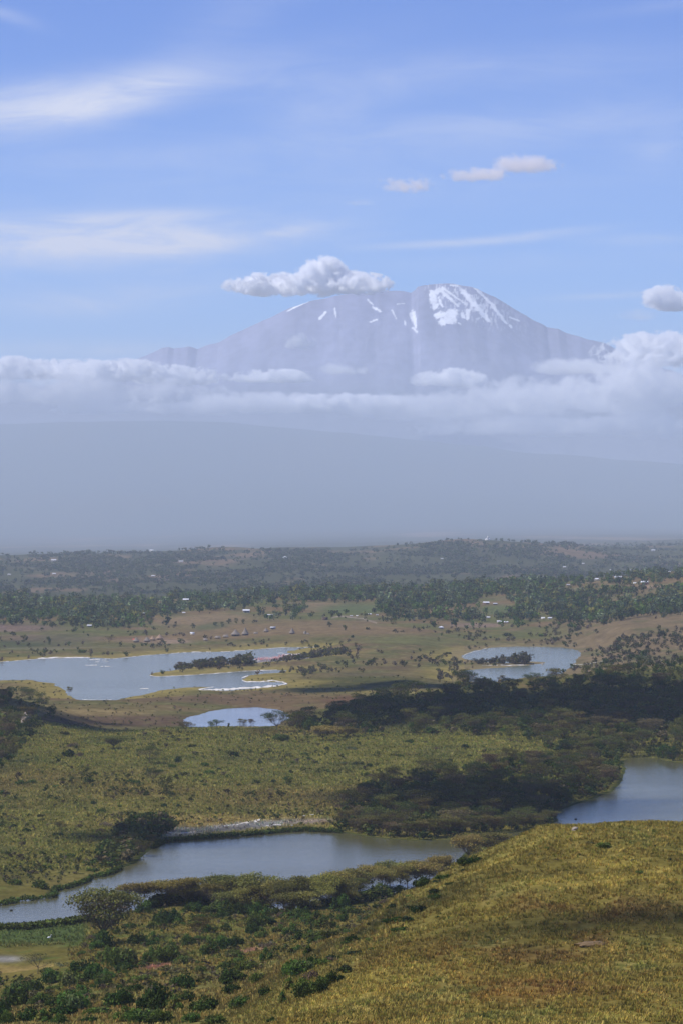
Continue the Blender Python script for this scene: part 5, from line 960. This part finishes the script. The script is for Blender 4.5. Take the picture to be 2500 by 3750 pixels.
salt([(1042, 2397), (1100, 2396), (1144, 2397), (1178, 2400)], 2.8, 'white salt bar behind the flamingos', 27, .05)
salt([(915, 2420), (935, 2422), (953, 2419)], 4, 'white salt patch at the left of the flamingos', 28, .0)
salt([(1016, 2393), (1032, 2391), (1040, 2394)], 2.4, 'small white bar left of the flamingos', 29, .1)

# ------------------------------------------------------------------ birds, rocks, mound
def bird_mesh(nm, body, legs, s=1.0, neck=True):
    A = Acc(); bm = bmesh.new(); bmesh.ops.create_uvsphere(bm, u_segments=10, v_segments=7, radius=1); V = np.array([v.co[:] for v in bm.verts]); 
    Fq = np.array([[f.verts[i % len(f.verts)].index for i in (0, 1, 2, 3 if len(f.verts) > 3 else 2)] for f in bm.faces]); bm.free()
    P = V*np.array([.34, .2, .19]); P[:, 0] -= np.where(P[:, 0] < 0, .12, 0)*(1-np.abs(V[:, 2])); A.add(P*s+[0, 0, .85*s], Fq, body)
    if neck: v, f = tube(np.array([(.25, 0, .9), (.42, 0, 1.08), (.36, 0, 1.28), (.44, 0, 1.45), (.56, 0, 1.43), (.66, 0, 1.33)])*s, np.array([.07, .05, .045, .055, .05, .015])*s, 6); A.add(v, f, body)
    if legs is not None:
        for q in (-.06, .06): v, f = tube(np.array([(0, q, .75), (-.03, q, .38), (.0, q, 0)])*s, np.array([.025, .02, .018])*s, 4); A.add(v, f, legs)
    return A.mesh(nm, FOL2)
FOL2 = bpy.data.materials.new('feathers'); FOL2.use_nodes = True; n = NT(FOL2.node_tree); d = n.add('ShaderNodeBsdfDiffuse'); n.l.new(n.add('ShaderNodeAttribute', attribute_name='Col').outputs['Color'], d.inputs[0]); o = n.add('ShaderNodeOutputMaterial'); n.l.new(d.outputs[0], o.inputs[0])
fl = [bird_mesh('flamingo', (.82, .42, .38), (.6, .2, .2)), bird_mesh('flamingo', (.86, .66, .62), (.6, .25, .25)), bird_mesh('flamingo', (.80, .30, .26), (.6, .2, .2))]
r = np.random.default_rng(4); names = ['pink', 'pale pink', 'deep pink']
for i in range(250):
    if i < 110: t = r.uniform(); px = 934+t*90; row = 2419-6*t+r.uniform(-3.0, 3.5); wh = 'in left flock behind the spit'
    else: t = r.uniform(); px = 1022+t*120; row = 2406-2*t+r.uniform(-3.2, 4.5); wh = 'in right flock before white bar'
    x, y = on_plane(px, row); v = int(r.integers(3)); o = link('flamingo', fl[v]); k = r.uniform(1.1, 1.6); o.location = (x, y, LAKE-.1); o.scale = (k, k, k); o.rotation_euler = (0, 0, r.uniform(0, 6.28))
    LABELLED.append((o, names[v]+' flamingo', wh, px, row, k)); tag(o, None, 'flamingo', 'flamingos in the shallow inlet')
for (px, row, c, lab, s, nk) in [(2107, 3001, (.03, .03, .03), 'small dark water bird on the right hand lake behind the golden hill', 1.4, False), (43, 3335, (.03, .03, .03), 'small dark water bird on the left end of the near lake', 1.2, False), (181, 3463, (.85, .85, .82), 'white egret standing in the green marsh', 1.1, True)]:
    x, y = on_plane(px, row); z = LAKE-.75*s if not nk else float(ground(np.array([x]), np.array([y]))[0]); me = bird_mesh('bird', c, (.05, .05, .04) if nk else None, s, nk); tag(link('water_bird' if not nk else 'egret', me, loc=(x, y, z)), lab, 'bird')
def lump(nm, px, row, w, h, mat, lab, cat, seed, dmin, col=None, yk=1.0):
    x, y, z = hit(px, row, dmin, 2600); s = y/F; bm = bmesh.new(); bmesh.ops.create_icosphere(bm, subdivisions=4, radius=1); B = np.array([v.co[:] for v in bm.verts]); T = np.array([[v.index for v in f.verts] for f in bm.faces]); bm.free()
    P = B*(1+.22*fbm(B[:, 0]*2.2+seed, B[:, 1]*2.2+B[:, 2]*1.7, 4, seed)[:, None])*np.array([w*s/2, w*s/2*yk, h*s]); P[:, 2] = np.maximum(P[:, 2], -h*s*.25); tag(link(nm, make_mesh(nm, P, T, mat, smooth=True), loc=(x, y, z)), lab, cat)
lump('rock', 2105, 3040, 26, 12, flatmat('pale_rock', (.34, .28, .22), .9), 'pale boulder on the crest of the golden hill', 'rock', 3, 345)
lump('earth_mound', 2167, 3458, 130, 10, flatmat('red_earth', (.15, .095, .038), .95), 'low mound of reddish brown earth on the foreground hill', 'mound', 5, 345, yk=.8)
lump('sand_bank', 93, 2650, 30, 40, flatmat('pale_sand', (.36, .29, .22), .95), 'pale sandy bank among the dark trees at the left edge', 'bank', 6, 1500)
for i, (px, row, w) in enumerate([(1795, 2373, 10), (1700, 2402, 8), (1775, 2376, 8), (1762, 2378, 6), (1985, 2426, 10), (1950, 2424, 8), (2040, 2442, 8)]):
    lump('rock', px, row, w, w*.6, DARKM if i % 2 else WALL[1], ['dark rock at the top left shore of the greenish lake', 'grey rock at the left shore of the greenish lake', 'small dark rock beside the topmost shore rock', 'smallest grey rock by the top left shore of the greenish lake', 'grey rock at the tip of the spit in the greenish lake', 'dark rock near the tip of the spit in the greenish lake', 'grey rock below the spit of the greenish lake'][i], 'rock', 10+i, 2200)

# ------------------------------------------------------------------ labels for the scattered things: look, place, part of that place, order from the left
from collections import defaultdict
g1 = defaultdict(list)
for t in LABELLED: g1[t[2]].append(t)
ORD = ['first', 'second', 'third', 'fourth', 'fifth', 'sixth', 'seventh', 'eighth', 'ninth', 'tenth', 'eleventh', 'twelfth']
for place, L in g1.items():
    px = np.array([t[3] for t in L]); row = np.array([t[4] for t in L]); h = np.array([t[5] for t in L]); kp = np.quantile(px, [.2, .4, .6, .8]); kr = np.quantile(row, [.34, .67]); kh = np.quantile(h, [.33, .67]); g2 = defaultdict(list)
    for t in L:
        c = int((t[3] > kp).sum()); r2 = int((t[4] > kr).sum()); s = ['small', '', 'large'][int((t[5] > kh).sum())] if 'flamingo' not in t[1] else ''
        pos = ['far left', 'left', 'middle', 'right', 'far right'][c]; v = ['upper', '', 'lower'][r2]
        g2[' '.join(f"{s} {t[1]} {place}, {v} {pos}".split())].append(t)
    for lab, M in g2.items():
        M.sort(key=lambda t: t[3])
        for i, t in enumerate(M): t[0]['label'] = lab if len(M) == 1 else (f"{lab}, {ORD[i]} from left" if len(M) <= 12 else lab)
